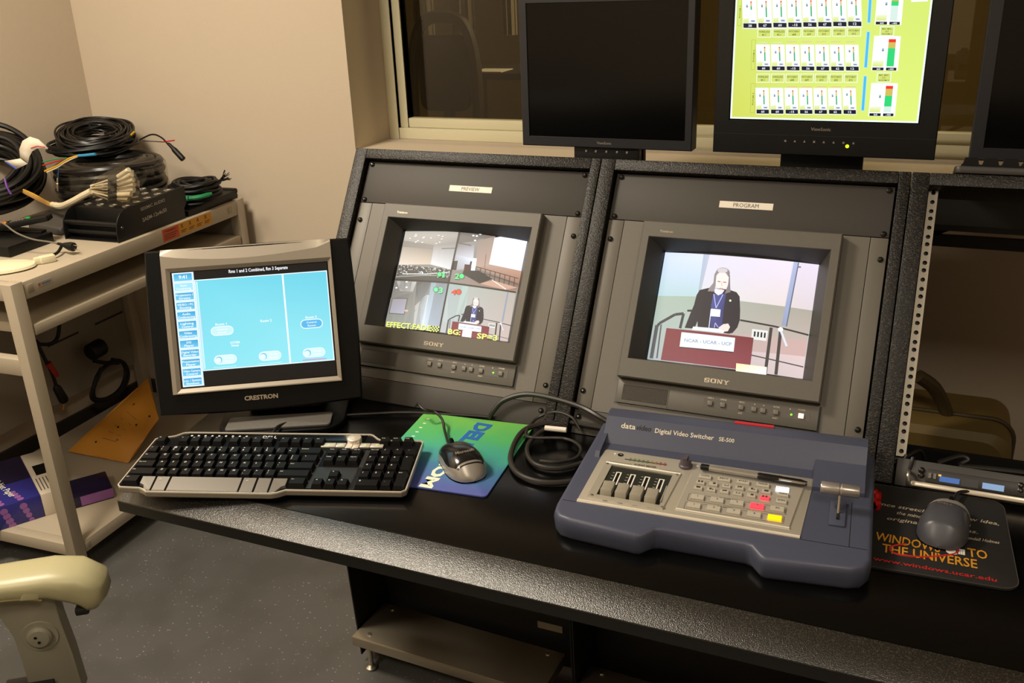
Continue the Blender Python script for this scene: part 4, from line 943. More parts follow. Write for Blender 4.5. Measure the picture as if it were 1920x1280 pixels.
pl=[(.030,-.006),(.128,-.016),(.138,-.014),(.152,.004),(.160,.007),(.276,.005),(.284,.002),(.298,-.017),(.306,-.020),(.412,-.012),(.430,-.004),(.438,.012),(.438,.262),(.430,.270),(.020,.270),(.008,.262),(.000,.030),(.002,.012),(.012,-.001)]
lo=[(x,max(y,-.016)+.004 if y<.1 else y) for x,y in pl]
q=B()
mid=[(x,y,.026+.02*max(0,y)) for x,y in pl]; topi=ins(pl,.007)
q.loft([[(x,y,0) for x,y in ins(pl,.006)],[(x,y,.006) for x,y in ins(pl,.002)],mid,[(x,y,ztop(y)-.0045) for x,y in ins(pl,.0012)],[(x,y,ztop(y)-.0018) for x,y in ins(pl,.0025)],[(x,y,ztop(y)-.0004) for x,y in ins(pl,.0050)],[(x,y,ztop(y)) for x,y in ins(pl,.0075)]]); q.build('base',m_swb,SW,ang=40)
# rear block
q=B(); prof=[(.262,.03),(.262,.088),(.252,.0905),(.232,.0885),(.206,.060),(.198,.048)]
q.prismx(prof,.024,.424); q.prismx([(.198,.04),(.215,.068),(.222,.068),(.166,.058),(.158,.050)],.0225,.030); q.prismx([(.24,.04),(.24,.083),(.214,.068),(.150,.056),(.150,.046)],.352,.424)
q.build('rear_block',m_swb,SW,bevel=.0025,weld=False)
B().box(.225,.285,.2545,.262,.0885,.0915).build('red_strip',mat('red_sticker','c02830',.5),SW)
def on(x,y,h=0): return (x,y,ztop(y)+h)
sl=math.atan(.09); ey=(0,math.cos(sl),math.sin(sl))
q=B(); pts=[(.0285,.038),(.3452,.033),(.3535,.172),(.352,.178),(.037,.1825),(.034,.178)]
q.loft([[on(x,y,-.002) for x,y in pts],[on(x,y,.0012) for x,y in pts]]); q.build('control_plate',m_sws,SW,bevel=.0006)
q=B(); q.loft([[on(x,y,.0012) for x,y in ((.029,.039),(.345,.034),(.3453,.0385),(.0292,.0435))],[on(x,y,.0028) for x,y in ((.029,.0395),(.345,.0345),(.3453,.037),(.0292,.042))]]); q.build('painted_highlight',m_swh,SW)  # lit plate edge drawn as a pale strip
q=B(); q.loft([[on(x,y,.0012) for x,y in ((.171,.052),(.331,.0475),(.343,.150),(.177,.150))],[on(x,y,.0032) for x,y in ((.173,.054),(.329,.0495),(.340,.148),(.179,.148))]]); q.build('button_pad',m_sws,SW)
q=B(); q.loft([[on(x,y,.0032) for x,y in ((.1725,.0525),(.330,.0480),(.3302,.0510),(.1727,.0555))],[on(x,y,.0040) for x,y in ((.1725,.053),(.330,.0485),(.3302,.0502),(.1727,.0547))]]); q.build('painted_highlight',m_swh,SW)
# fader bay: raised frame around a recessed well
q=B()
fo=[(.040,.0506),(.155,.0475),(.164,.1425),(.0445,.1465)]; fi=[(.0535,.0585),(.148,.0555),(.1515,.1345),(.0562,.1385)]
q.loft([[on(x,y,.0012) for x,y in fo],[on(x,y,.0034) for x,y in ins(fo,.0015)],[on(x,y,.0034) for x,y in fi],[on(x,y,.0013) for x,y in fi]],0,True,False); q.build('fader_frame',m_sws,SW)
q=B(); q.poly([on(x,y,.0014) for x,y in fi]); q.build('fader_well',m_swk,SW)
q=B(); q.loft([[on(x,y,.0034) for x,y in ((.046,.1425),(.1625,.1390),(.1628,.1420),(.0462,.1460))],[on(x,y,.0040) for x,y in ((.046,.143),(.1625,.1395),(.1628,.1415),(.0462,.1455))]]); q.build('painted_highlight',m_swh,SW)
for x,y in ((.0485,.140),(.0475,.055),(.1575,.1365),(.1535,.0520)):
    B().lathe([(.0028,0),(.0024,.0008),(.0001,.001)],on(x,y,.0034),n=10).build('frame_screw',m_bolt,SW)
for k in range(4):
    xs=.0715+.0222*k; dy=-.0008*k
    q=B(); a0,a1=.091+dy,.1225+dy
    for (u0,u1,v0,v1) in ((xs-.0042,xs-.0022,a0,a1),(xs+.0022,xs+.0042,a0,a1),(xs-.0042,xs+.0042,a1,a1+.002)): q.poly([on(u0,v0,.0017),on(u1,v0,.0017),on(u1,v1,.0017),on(u0,v1,.0017)])
    q.build('slot_outline',m_whp,SW,weld=False)
    q=B(); q.poly([on(xs-.0022,.062,.0016),on(xs+.0022,.062,.0016),on(xs+.0022,a1,.0016),on(xs-.0022,a1,.0016)]); q.build('slot',m_mask,SW)
    q=B()
    for j in range(8): yy=.068+.0075*j; q.poly([on(xs-.0095,yy,.0017),on(xs-.0060,yy,.0017),on(xs-.0060,yy+.0006,.0017),on(xs-.0095,yy+.0006,.0017)])
    q.build('scale_print',m_whp,SW,weld=False)
    kx=xs-.0045; ky=.0720+dy
    q=B(); zt=ztop(ky); q.prismx([(ky-.014,zt+.001),(ky+.013,zt+.001),(ky+.012,zt+.013),(ky+.003,zt+.0105),(ky+.001,zt+.0105),(ky-.011,zt+.011)],kx-.0085,kx+.0085); q.build('fader_cap',m_fad,SW,bevel=.0008)
    q=B(); q.text(('CH1','CH2','CH3','MASTER')[k],on(xs-.006,.0475,.0016),.0042,(1,0,0),ey); q.build('fader_lettering',m_dkp,SW,weld=False)
B().box(.1475,.1490,.062,.125,ztop(.09)+.001,ztop(.09)+.003).build('bay_edge',m_sws,SW)
# meters, socket, rotary knob
q=B(); q.box(.071,.137,.1605,.1625,ztop(.16)+.0012,ztop(.16)+.0018); q.build('meter_line',m_dkp,SW)
mg=[mat('meter_green','4f7a40',.5),mat('meter_amber','a8803a',.5),mat('meter_red','b03a34',.5)]
for r_ in range(2):
    for k in range(9):
        x=.078+.0068*k; y=.1588+.0052*r_; B().box(x,x+.003,y,y+.0015,ztop(y)+.0012,ztop(y)+.002).build('meter_light',mg[0 if k<5 else 1 if k<7 else 2],SW)
q=B(); q.text('AUDIO MIXER',on(.088,.1490,.0016),.0055,(1,0,0),ey); q.box(.050,.085,.1495,.1503,.0505,.0509); q.box(.128,.160,.1465,.1472,.0502,.0506); q.build('mixer_lettering',m_dkp,SW,weld=False)
B().lathe([(.0045,0),(.0045,.0008),(.0030,.0008),(.0028,.0001),(.0001,.0001)],on(.0618,.1712,.0012),n=14).build('headphone_socket',m_mask,SW)
B().lathe([(.0022,0),(.0018,.001),(.0001,.0012)],on(.0530,.1722,.0012),n=8).build('indicator',m_leg,SW)
B().lathe([(.0022,0),(.0018,.001),(.0001,.0012)],on(.1830,.1690,.0012),n=8).build('indicator',m_leg,SW)
m_knob=mat('knob_plum','4d444c',.45)
q=B(); q.lathe([(.0105,0),(.0105,.003),(.0088,.0045),(.0078,.013),(.0001,.0132)],on(.1655,.1650,.0012),n=20); q.box(.1628,.1682,.1580,.1725,ztop(.165)+.006,ztop(.165)+.0175); q.build('rotary_knob',m_knob,SW,bevel=.0005,weld=False)
# buttons
def sb(x,y,w_,h_,m,txt='',icon=None,lit=False):
    q=B(); pts=[(x-w_/2,y-h_/2),(x+w_/2,y-h_/2),(x+w_/2,y+h_/2),(x-w_/2,y+h_/2)]
    q.loft([[on(a,b_,.003) for a,b_ in pts],[on(a,b_,.0058) for a,b_ in pts],[on(a,b_,.0064) for a,b_ in ins(pts,.0008)]])
    z=.0066
    if txt: q.text(txt,on(x,y-.0005,z),.0052 if len(txt)==1 else .0042,(1,0,0),ey,'C',1,width=None if len(txt)<3 else w_*.7)
    if icon is not None:
        for (a,b_,c_,d) in icon: q.poly([on(x+a,y+b_,z),on(x+c_,y+b_,z),on(x+c_,y+d,z),on(x+a,y+d,z)],1)
    q.build('button',[m,m_dkp],SW,weld=False)
for k,s_ in enumerate(('WIPE','MIX','PIP','FREEZE')): sb(.1996+.0281*k,.1385,.0185,.0085,m_sbt,s_)
sb(.3120,.1350,.0185,.0090,m_wht,'PLAY')
ic=[[(-.004,-.001,-.001,.003),(.0005,-.001,.0035,.003)],[(-.001,-.001,.003,.003)],[(-.003,-.001,.003,0),(-.003,0,-.002,.002),(.002,0,.003,.002)],[(-.003,-.001,-.0015,.003),(-.001,0,.003,.003)],[(-.003,-.001,0,.003),(.0005,-.001,.003,.001)],[(-.003,-.001,.003,.003)]]
for k in range(6): sb(.1956+.019*k,.1225,.0125,.0078,m_sbt,'',ic[k])
for k in range(6): sb(.1947+.0191*k,.1080,.0125,.0078,m_red if k==5 else m_sbt,'',ic[5-k])
sb(.3145,.1215,.0150,.0080,m_sbt,'FADE'); sb(.3136,.1050,.0150,.0095,m_sbt,'REVERSE')
for k in range(5): sb(.1977+.0281*k,.0855,.0190,.0105,m_red if k==3 else m_sbt,('1','2','3','4','BG')[k])
for k in range(5): sb(.1962+.0281*k,.0645,.0190,.0105,m_yel if k==4 else m_sbt,('1','2','3','4','')[k])
q=B()
for y0,x0,x1 in ((.0775,.184,.322),(.0565,.183,.321)):
    y1_=y0+.016
    for a,b_,c_,d in ((x0,y0,x1,y0+.0005),(x0,y1_,x1,y1_+.0005),(x0,y0,x0+.0005,y1_),(x1,y0,x1+.0005,y1_)): q.poly([on(a,b_,.0034),on(c_,b_,.0034),on(c_,d,.0034),on(a,d,.0034)])
q.text('MAIN SOURCE',on(.228,.0935,.0034),.0038,(1,0,0),ey); q.text('SUB SOURCE',on(.228,.0725,.0034),.0038,(1,0,0),ey)
q.build('source_frames',m_dkp,SW,weld=False)
# brand lettering on the sloped block face
fy=Vector((0,.232-.206,.0885-.060)).normalized(); fn=Vector((0,-fy.z,fy.y))
def onb(x,t_): return Vector((x,.206,.060))+fy*t_+fn*.0004
q=B(); q.text('data',onb(.050,.0205),.0125,(1,0,0),fy,width=.0235); q.text('Digital Video Switcher',onb(.1055,.0195),.0108,(1,0,0),fy,width=.0930); q.text('SE-500',onb(.2065,.0195),.0090,(1,0,0),fy,width=.0235); q.build('white_lettering',mat('cream_print','d9d0bc',.5),SW,weld=False)
q=B(); q.text('video',onb(.0740,.0205),.0125,(1,0,0),(fy+Vector((.2,0,0))),width=.0245); q.build('dark_lettering',mat('dark_emblem','0b0b0e',.35),SW,weld=False)
# T-bar
q=B(); q.prismx([(.072,ztop(.072)),(.128,ztop(.128)+.002),(.128,ztop(.128)+.004),(.072,ztop(.072)+.003)],.3795,.4010); q.build('lever_plate',m_swb,SW,bevel=.0006)
q=B(); q.box(.3890,.3925,.084,.124,ztop(.1)+.0025,ztop(.1)+.0040); q.build('lever_slot',m_mask,SW)
q=B(); q.tube([on(.3907,.098,.0),on(.3907,.1085,.030)],.0018,8); q.build('lever_stem',m_bolt,SW)
q=B(); q.lathe([(.0001,0),(.0082,.0008),(.0088,.002),(.0088,.0250),(.0080,.0262),(.0080,.0275),(.0088,.0287),(.0088,.0512),(.0082,.0524),(.0001,.0532)],(.3640,.1095,.0800),(1,0,0),n=24); q.build('lever_grip',mat('lever_silver','a9a29c',.3,metal=.7),SW)
for (u0,u1,v0,v1) in ((.4080,.4087,.032,.133),(.345,.431,.0318,.0325),(.007,.0285,.0372,.0379)):
    q=B(); q.poly([on(u0,v0,.0003),on(u1,v0,.0003),on(u1,v1,.0003),on(u0,v1,.0003)]); q.build('seam',m_mask,SW)
# pen
SWM=Matrix.Translation((.6133,-.5814,ZD))@Matrix.Rotation(R(3.35),4,'Z')
a=SWM@Vector(on(.1895,.1590,.0082)); b_=SWM@Vector(on(.3450,.1520,.0082)); ax=(b_-a).normalized(); Lp=(b_-a).length
pen=thing('ballpoint_pen','clear and black ballpoint pen lying across the switcher buttons','pen',tuple(a),(0,0,math.atan2(ax.y,ax.x)))
q=B(); q.lathe([(.0042,0),(.0050,.001),(.0050,.012),(.0046,.013)],(0,0,0),(1,0,0),n=14); q.build('end_cap',m_mask,pen)
q=B(); q.lathe([(.0046,.013),(.0046,.085)],(0,0,0),(1,0,0),n=14); q.build('barrel',mat('pen_silver','c9c5bd',.2,metal=.8),pen)
q=B(); q.prism([(.022,.002),(.084,.002),(.084,.0044),(.022,.0044)],-.001,.0030); q.build('ink_window',m_mblk,pen)
q=B(); q.lathe([(.0050,.085),(.0054,.088),(.0054,.118),(.0050,.120),(.0050,.146),(.0030,Lp)],(0,0,0),(1,0,0),n=14); q.build('cap',m_mblk,pen)
q=B(); q.box(.116,Lp-.002,-.0062,-.0038,.001,.004); q.build('clip',m_bolt,pen,bevel=.0005)

# ================================================================== RIGHT MOUSE MAT, MOUSE, RED WRAPPER
pm=(1.112,-.392)
PT=thing('mouse_mat','black printed mouse mat with gold and red lettering at the right end of the desk','mouse mat',(pm[0],pm[1],ZD),(0,0,R(3)))
m_rub=mat('black_mat_cloth','131110',.75,bump=.15,bscale=1200)
q=B(); q.rrect(-.118,.112,-.112,.118,.022,0,.004,6); q.build('sheet',m_rub,PT,bevel=.0008)
q=B(); o_=rr(-.118,.112,-.112,.118,.022,6); i_=ins(o_,.0012); q.loft([[(x,y,.0041) for x,y in o_],[(x,y,.0042) for x,y in i_]],0,True,False); q.build('stitched_edge',mat('edge_thread','3a3630',.8),PT)
Pi=(Matrix.Translation((pm[0],pm[1],ZD))@Matrix.Rotation(R(3),4,'Z')).inverted()
def pp(px,py): p=Pi@at_z(1620+px/5.3333,880+py/5.3333,ZD+.004); return (p.x,p.y,.0044)
m_gold=mat('gold_print','c98a1e',.6); m_rd=mat('red_print','b81c1c',.6); m_qt=mat('quote_print','a99c88',.6)
def pt(nm,s_,p0,p1,h,m,sk=0):
    a=Vector(pp(*p0)); b_=Vector(pp(*p1)); ex=(b_-a).normalized(); ey_=Vector((-ex.y,ex.x,0))+ex*sk
    q=B(); q.text(s_,a,h,ex,ey_,width=(b_-a).length); q.build(nm,m,PT,weld=False)
pt('quote_lettering','Once stretched by a new idea,',(90,345),(1350,560),.013,m_qt,.25)
pt('quote_lettering',"the mind never regains its",(318,445),(1060,575),.013,m_qt,.25)
pt('quote_lettering','original dimensions.',(222,500),(1140,645),.013,m_qt,.25)
pt('quote_lettering','Oliver Wendell Holmes',(820,665),(1350,745),.011,m_qt,.25)
pt('gold_lettering','WINDOWS',(108,700),(760,830),.030,m_gold); pt('gold_lettering','TO',(1040,868),(1238,900),.030,m_gold); pt('gold_lettering','THE UNIVERSE',(178,822),(1135,990),.030,m_gold)
pt('red_lettering','www.windows.ucar.edu',(92,905),(1330,1125),.0125,m_rd)
q=B()
for k in range(4):
    for j in range(3): a=pp(930+22*k,800+18*j+4*k); q.box(a[0]-.0016,a[0]+.0016,a[1]-.0022,a[1]+.0022,.0044,.0046)
a=pp(880,820); q.lathe([(.0001,.0002),(.008,.0002),(.008,0)],(a[0],a[1],.0044),n=16); q.build('emblem_print',m_whp,PT,weld=False)
q=B(); q.tube(spl([pp(*p) for p in ((420,745),(280,770),(262,810),(340,850),(540,875),(720,870),(880,850),(945,815),(900,782))],6),.0014,6); q.build('red_swoosh',m_rd,PT)
p0=at_z(1762,1030,ZD+.008); p1=at_z(1768,925,ZD+.026); dv=p1-p0; yaw=math.atan2(-dv.x,dv.y)-R(8); ML2=.112
base=(p0.x-.003,p0.y+.004,ZD+.004)
t,strip,surf,wid,hei=mouse('computer_mouse','charcoal computer mouse with grey buttons on the black mat',base,yaw,ML2,.070,.040,m_mgr,.42)
strip('buttons',.66,.995,lambda s:.12,m_mg2,1.02)
B().lathe([(.005,-.003),(.0075,-.002),(.0075,.002),(.005,.003)],(0,ML2*.88,.003+hei(.88)*.9),(1,0,0),n=14).build('scroll_wheel',m_kb,t)
q=B(); q.text('DELL',(-.013,ML2*.55,.003+hei(.58)*1.04),.009,(1,0,0),(0,.95,-.1)); q.build('brand_lettering',m_sil,t,weld=False)
e=Matrix.Translation(base)@Matrix.Rotation(yaw,4,'Z')@Vector((0,ML2,.012))
pcord('cord',t,[tuple(e),dz(1800,922,.012),dz(1850,926,.008),dz(1900,936,.006),dz(1960,950,.006)],.0026)
q=B(); rn=random.Random(5)
ctr=at_z(1637,935,ZD+.012)
def wr(u,v):
    a=2*PI*u; r_=.010+.004*math.sin(3*a+5*v); return (ctr.x+.000+.012*math.cos(a)*(.6+.4*math.sin(PI*v))+.003*math.sin(9*v), ctr.y-.020+.040*v, ZD+.010+.008*math.sin(a)+.003*math.sin(7*a+11*v))
q.grid(wr,18,10); tag(q.build('sweet_wrapper',mat('red_foil','b01512',.25,spec=.7)),'crumpled shiny red wrapper tucked beside the switcher','wrapper')

# ================================================================== OPEN BAY: RACK UNIT, CASE, CABLES
U3=thing('rack_unit','one-unit black receiver with small blue displays at the bottom of the open bay','receiver',rbase(2),(RA,0,0))
Y=lambda v:BV-v
m_ru=mat('rack_unit_black','2c2925',.45); m_ruf=mat('rack_unit_face','1a1816',.4)
B().box(-.00875,.47385,Y(.4820),Y(.4390),-.003,.001).build('front_panel',m_ru,U3,bevel=.0006)
q=B(); q.box(.0,.46,Y(.4810),Y(.4400),-.20,-.003); q.build('chassis',m_ru,U3,bevel=.001)
B().box(.035,.45,Y(.4700),Y(.4500),.001,.004).build('display_bay',m_ruf,U3,bevel=.0006)
q=B(); q.prism(rr(.0145,.46,Y(.4800),Y(.4720),.003,4),.001,.010); q.build('silver_lip',mat('unit_silver','c9bfae',.3,metal=.7),U3,bevel=.001)
m_dsp=mat('blue_display','30508c',.2,emit='4870b8',estr=.55); m_dsp2=mat('pale_blue_display','6a88b0',.2,emit='7c9cc8',estr=.6)
B().box(.054,.082,Y(.4665),Y(.4585),.004,.0045).build('display',m_dsp,U3)
B().box(.084,.108,Y(.4680),Y(.4560),.004,.0045).build('dark_window',m_mask,U3)
B().box(.1135,.1430,Y(.4670),Y(.4580),.004,.0045).build('display',m_dsp2,U3)
B().box(.052,.056,Y(.4585),Y(.4560),.004,.0046).build('indicator',mat('amber_led','ffb060',.3,emit='ffa850',estr=.8),U3)
for u,v in ((.028,.4535),(.028,.4610),(.165,.4535),(.165,.4610)): screw(U3,u,Y(v),.001)
for u in (.040,.047): B().box(u-.002,u+.002,Y(.4640),Y(.4560),.004,.007).build('button',m_btn,U3)
q=B(); q.tube(spl([(.0095,Y(.4800),.001),(.0095,Y(.4795),.022),(.0095,Y(.4700),.028),(.0095,Y(.4600),.022),(.0095,Y(.4585),.001)],5),.0028,8); q.build('handle',m_bolt,U3)
def r3(u,v,n): return tuple(rk(2,u,v,n))
cord('antenna_cord','black cord looping behind the switcher into the open bay',[tuple(at_y(1625,885,-.25)),tuple(at_y(1660,873,-.24)),tuple(at_y(1695,858,-.23)),tuple(at_y(1725,845,-.20)),tuple(at_y(1735,868,-.18))],.0030)
cord('antenna_cord','second black cord hanging over the receiver handle',[tuple(at_y(1700,852,-.235)),tuple(at_y(1690,875,-.245)),tuple(at_y(1693,895,-.25)),tuple(at_y(1705,880,-.25)),tuple(at_y(1712,858,-.24)),tuple(at_y(1713,885,-.235))],.0028)
cord('black_strap','black strap lying across the top of the receiver',[tuple(at_y(1757,868,-.17)),tuple(at_y(1800,855,-.15)),tuple(at_y(1815,862,-.15)),tuple(at_y(1800,872,-.16)),tuple(at_y(1850,878,-.16)),tuple(at_y(1940,888,-.16))],.0045)
# tan case standing on the floor behind the open bay
m_tan=mat('tan_leather','7a6434',.55,bump=.2,bscale=80); m_tan2=mat('tan_trim','4c3d22',.6)
ca=at_y(1742,776,.55); cb=at_y(1905,795,.55)
t=thing('carry_case','tan rounded carry case standing behind the open bay','case',((ca.x+cb.x)/2-.06,.60,0))
wv=(cb.x-ca.x)/2+.06; hz=ca.z
q=B(); q.loft([[(x,y,z) for x,z in rr(-wv+i_,wv-i_,.0,hz-i_,.05,6)] for y,i_ in ((-.12,.02),(-.105,.004),(-.03,0),(.09,0),(.10,.01))]); q.build('shell',m_tan,t)
q=B(); q.tube([(x,-.118,z-0.0) for x,z in rr(-wv+.018,wv-.018,.01,hz-.11,.04,6)],.006,8,True); q.build('piping',m_tan2,t)
q=B(); q.tube([(x,-.035,z) for x,z in rr(-wv-.002,wv+.002,0,hz+.002,.05,6)],.006,8,True); q.build('piping',m_tan2,t)
q=B(); q.box(-.03,.03,-.126,-.118,hz-.14,hz-.10); q.build('clasp',m_tan2,t,bevel=.003)
q=B(); q.tube(spl([tuple(at_y(1722,705,.52)),tuple(at_y(1750,725,.54)),tuple(at_y(1768,755,.56)),tuple(at_y(1778,785,.57))],6),.016,10); q.build('strap',m_tan2,t,world=True)
# second keyboard lying on top of the open bay
kq=thing('keyboard','black keyboard lying on the top rail of the open bay','keyboard',(2*P+.022,.012,1.1750),(R(-19),0,0))
q=B(); q.rrect(0,.45,-.004,.20,.01,0,.012,4); q.build('case',m_ru,kq,bevel=.002)
q=B(); q.box(.01,.44,.004,.146,.012,.016); q.build('deck',m_kb,kq)
KM=None
for r_ in range(6):
    for k in range(15):
        x=.024+.029*k; y=.018+.0225*r_
        if KM is None:
            q=B(); q.loft([[(-.0125,-.010,0),(.0125,-.010,0),(.0125,.010,0),(-.0125,.010,0)],[(-.009,-.007,.012),(.009,-.007,.012),(.009,.008,.012),(-.009,.008,.012)]]); o=q.build('key',m_key,kq,loc=(x,y,.016)); KM=o.data
        else: link('key',KM,kq,(x,y,.016))
# ================================================================== CART
CO=Vector((-.9359,-.1448,0)); CYAW=R(3.018); CM=Matrix.Translation(CO)@Matrix.Rotation(CYAW,4,'Z'); CI=CM.inverted(); ZT=.8437
def cz(px,py,z): return CI@at_z(px,py,z)
def cx(px,py,x):
    o=CI@CAM_P; d=(CI.to_3x3()@ray(px,py)); k=(x-o.x)/d.x; return o+d*k
def cyy(px,py,y):
    o=CI@CAM_P; d=(CI.to_3x3()@ray(px,py)); k=(y-o.y)/d.y; return o+d*k
m_cart=mat('cart_grey_paint','a89c88',.45,bump=.05,bscale=500); m_cart2=mat('cart_back_panel','857c6f',.6); m_cap=mat('cart_cap','9a8f7c',.45)
cart=thing('equipment_cart','pale grey metal equipment cart with three shelves against the left wall','cart',tuple(CO),(0,0,CYAW))
CD=-.56; CL=.90
for (x,y) in ((-.032,-.038),(-.032,CL-.034),(CD,-.038),(CD,CL-.034)):
    B().box(x,x+.034,y,y+.036,.035,ZT+.003).build('leg',m_cart,cart,bevel=.002)
    B().lathe([(.02,-.012),(.026,-.008),(.026,.008),(.02,.012)],(x+.017,y+.017,.026),(1,0,0),n=16).build('caster',m_kb,cart)
q=B(); q.box(CD+.004,0,0,CL-.034,ZT-.046,ZT); q.build('top_shelf',m_cart,cart,bevel=.0025)
B().box(CD+.03,-.032,-.030,0,ZT-.044,ZT-.002).build('end_rail',m_cart,cart,bevel=.002)
B().box(CD+.03,-.032,-.030,-.002,.60,.645).build('end_rail',m_cart,cart,bevel=.002)
q=B(); q.box(CD+.06,.002,.003,CL-.04,.703,.731); q.build('middle_shelf',m_cart,cart,bevel=.003)
q=B(); q.box(CD+.004,.0,.0,CL-.034,.068,.104); q.build('bottom_shelf',m_cart,cart,bevel=.002)
B().box(CD+.03,-.032,-.030,0,.068,.104).build('end_rail',m_cart,cart,bevel=.002)
q=B(); q.box(CD+.004,CD+.008,.02,CL,.216,.80); q.build('back_panel',m_cart2,cart)
for y0,y1_ in ((.30,.44),(.509,.644),(.721,.855),(.10,.24)): B().box(CD+.0075,CD+.0085,y0,y1_,.414,.421).build('slot',m_mask,cart)
B().box(CD+.03,-.03,CL-.028,CL-.024,.60,.80).build('end_panel',m_cart2,cart)
for y in (.0174,.8281): B().box(0,.0015,y-.009,y+.009,ZT-.031,ZT-.011).build('cap',m_cap,cart,bevel=.0006)
B().box(0,.0015,.0,.018,.075,.095).build('cap',m_cap,cart,bevel=.0006)
q=B(); q.box(0,.0008,.040,.086,ZT-.027,ZT-.015); o=q.build('maker_badge',mat('badge_grey','b9b4ac',.4,metal=.5),cart)
q=B(); q.lathe([(.004,0),(.0001,.0004)],(.0009,.046,ZT-.021),(1,0,0),n=12); q.build('badge_dot',mat('badge_orange','c8461e',.5),o)
q=B(); q.box(.0008,.0011,.053,.082,ZT-.024,ZT-.019); q.build('badge_print',mat('badge_print','6a7284',.5),o)
m_or=mat('warning_orange','c24a18',.55); m_yw=mat('warning_yellow','c58a12',.55); m_wk=mat('warning_ink','4a2008',.6)
q=B(); q.box(0,.0007,.5060,.5775,ZT-.0395,ZT-.0030); o=q.build('orange_warning_sticker',m_or,cart)
q=B(); q.text('! WARNING !',(.001,.513,ZT-.014),.0095,(0,1,0),(0,0,1)); 
for k in range(3): q.box(.0007,.0011,.512,.570-.006*k,ZT-.021-.006*k,ZT-.019-.006*k)
q.build('warning_print',m_wk,o,weld=False)
q=B(); q.box(0,.0007,.5780,.7320,ZT-.0375,ZT-.0025); o=q.build('yellow_warning_sticker',m_yw,cart)
q=B()
for k in range(4):
    y=.586+.037*k; q.text('XXAX'[k],(.001,y,ZT-.018),.018,(0,1,0),(0,0,1)); q.box(.0007,.0011,y,y+.026,ZT-.026,ZT-.024); q.box(.0007,.0011,y,y+.020,ZT-.031,ZT-.029)
q.build('warning_print',m_wk,o,weld=False)
def CW(p): return CM@Vector(p)
def ct(name,label,cat,loc,rot=(0,0,0),group=None): 
    p=CW(loc); return thing(name,label,cat,tuple(p),(rot[0],rot[1],rot[2]+CYAW),group)
# ---- stage box
m_sbx=mat('stage_box_black','090908',.45,spec=.35,bump=.08,bscale=500); m_jk=mat('jack_chrome','d0ccc0',.2,metal=.9)
sbx=ct('stage_box','black metal stage box with rows of chrome sockets and printed side','audio box',(-.11,.35,ZT))
prof=[(0,0),(0,.030),(.004,.050),(.012,.066),(.026,.079),(.045,.086),(.30,.096),(.30,.045),(.285,.030),(.285,0)]
for x in (.0905,-.0975): B().prismx(prof,x,x+.004).build('side_plate',m_sbx,sbx,bevel=.001)
q=B(); q.prismx([(.055,.0),(.055,.082),(.285,.090),(.285,.0)],-.0935,.0905); q.build('body',m_sbx,sbx,bevel=.0015)
B().box(-.0935,.0905,.004,.055,0,.003).build('floor_lip',m_sbx,sbx)
for z,y in ((.048,.012),(.020,.02)): B().cyl((-.0935,y,z),(1,0,0),.007,.184,14).build('carry_bar',m_sbx,sbx)
for x in(.0945,): B().lathe([(.005,0),(.004,.002),(.0001,.0025)],(x,.022,.038),(1,0,0),n=12).build('bolt',m_screw,sbx)
for r_ in range(5):
    for k in range(4):
        x=-.068+.045*k; y=.080+.044*r_; z=.082+(y-.055)*.035
        JJ=B(); JJ.lathe([(.0115,0),(.0115,.0028),(.0092,.0034),(.0086,.0010),(.0001,.0010)],(x,y,z),n=16,cap=False); JJ.build('socket',m_jk if r_ in(0,1,3,4) else m_jk,sbx)
q=B(); q.text('SEISMIC AUDIO',(.0949,.104,.066),.0125,(0,1,.04),(0,0,1),width=.104); q.text('SAEM-12x4x50',(.0949,.104,.034),.0155,(0,1,.06),(0,0,1),width=.104); q.build('side_lettering',mat('stage_print','b0aa9e',.5),sbx,weld=False)
# ---- flat black tray behind it, with the tied coil
tr=ct('flat_case','flat black case lying at the far end of the cart top','case',(-.14,.77,ZT))
q=B(); q.prismx([(-.12,0),(.125,0),(.13,.012),(.118,.030),(-.12,.018)],-.19,.125); q.build('body',m_sbx,tr,bevel=.002)
q=B(); q.cyl((-.19,.120,.026),(1,0,0),.010,.315,10); q.build('hinge_roll',m_sbx,tr)
m_cb1=mat('cable_matte_black','0b0a0a',.5,spec=.35); m_cb2=mat('cable_satin','100f0e',.34,spec=.45)
def coil(q,c,R_,r,turns,layers,tilt=None,seed=1,jit=.1,seg=7,n=44,h0=0,mi=0):
    """bundle of rings: layers high, turns wide"""
    rn=random.Random(seed)
    T=Matrix.Translation(c)@(tilt or I4)
    for a in range(layers):
        for b_ in range(turns):
            rr_=R_-b_*r*1.9+rn.uniform(-jit,jit)*r*2; ph=rn.uniform(0,6.28); e1=rn.uniform(-1,1)*jit*r*4; e2=rn.uniform(-1,1)*jit*r*4
            zz=h0+r+a*r*1.8
            pts=[T@Vector(((rr_+e1*math.cos(2*t_+ph))*math.cos(t_),(rr_+e2*math.sin(2*t_+ph))*math.sin(t_),zz+jit*r*3*math.sin(t_*2+ph))) for t_ in [2*PI*i/n for i in range(n)]]
            q.tube(pts,r,seg,True,mi)
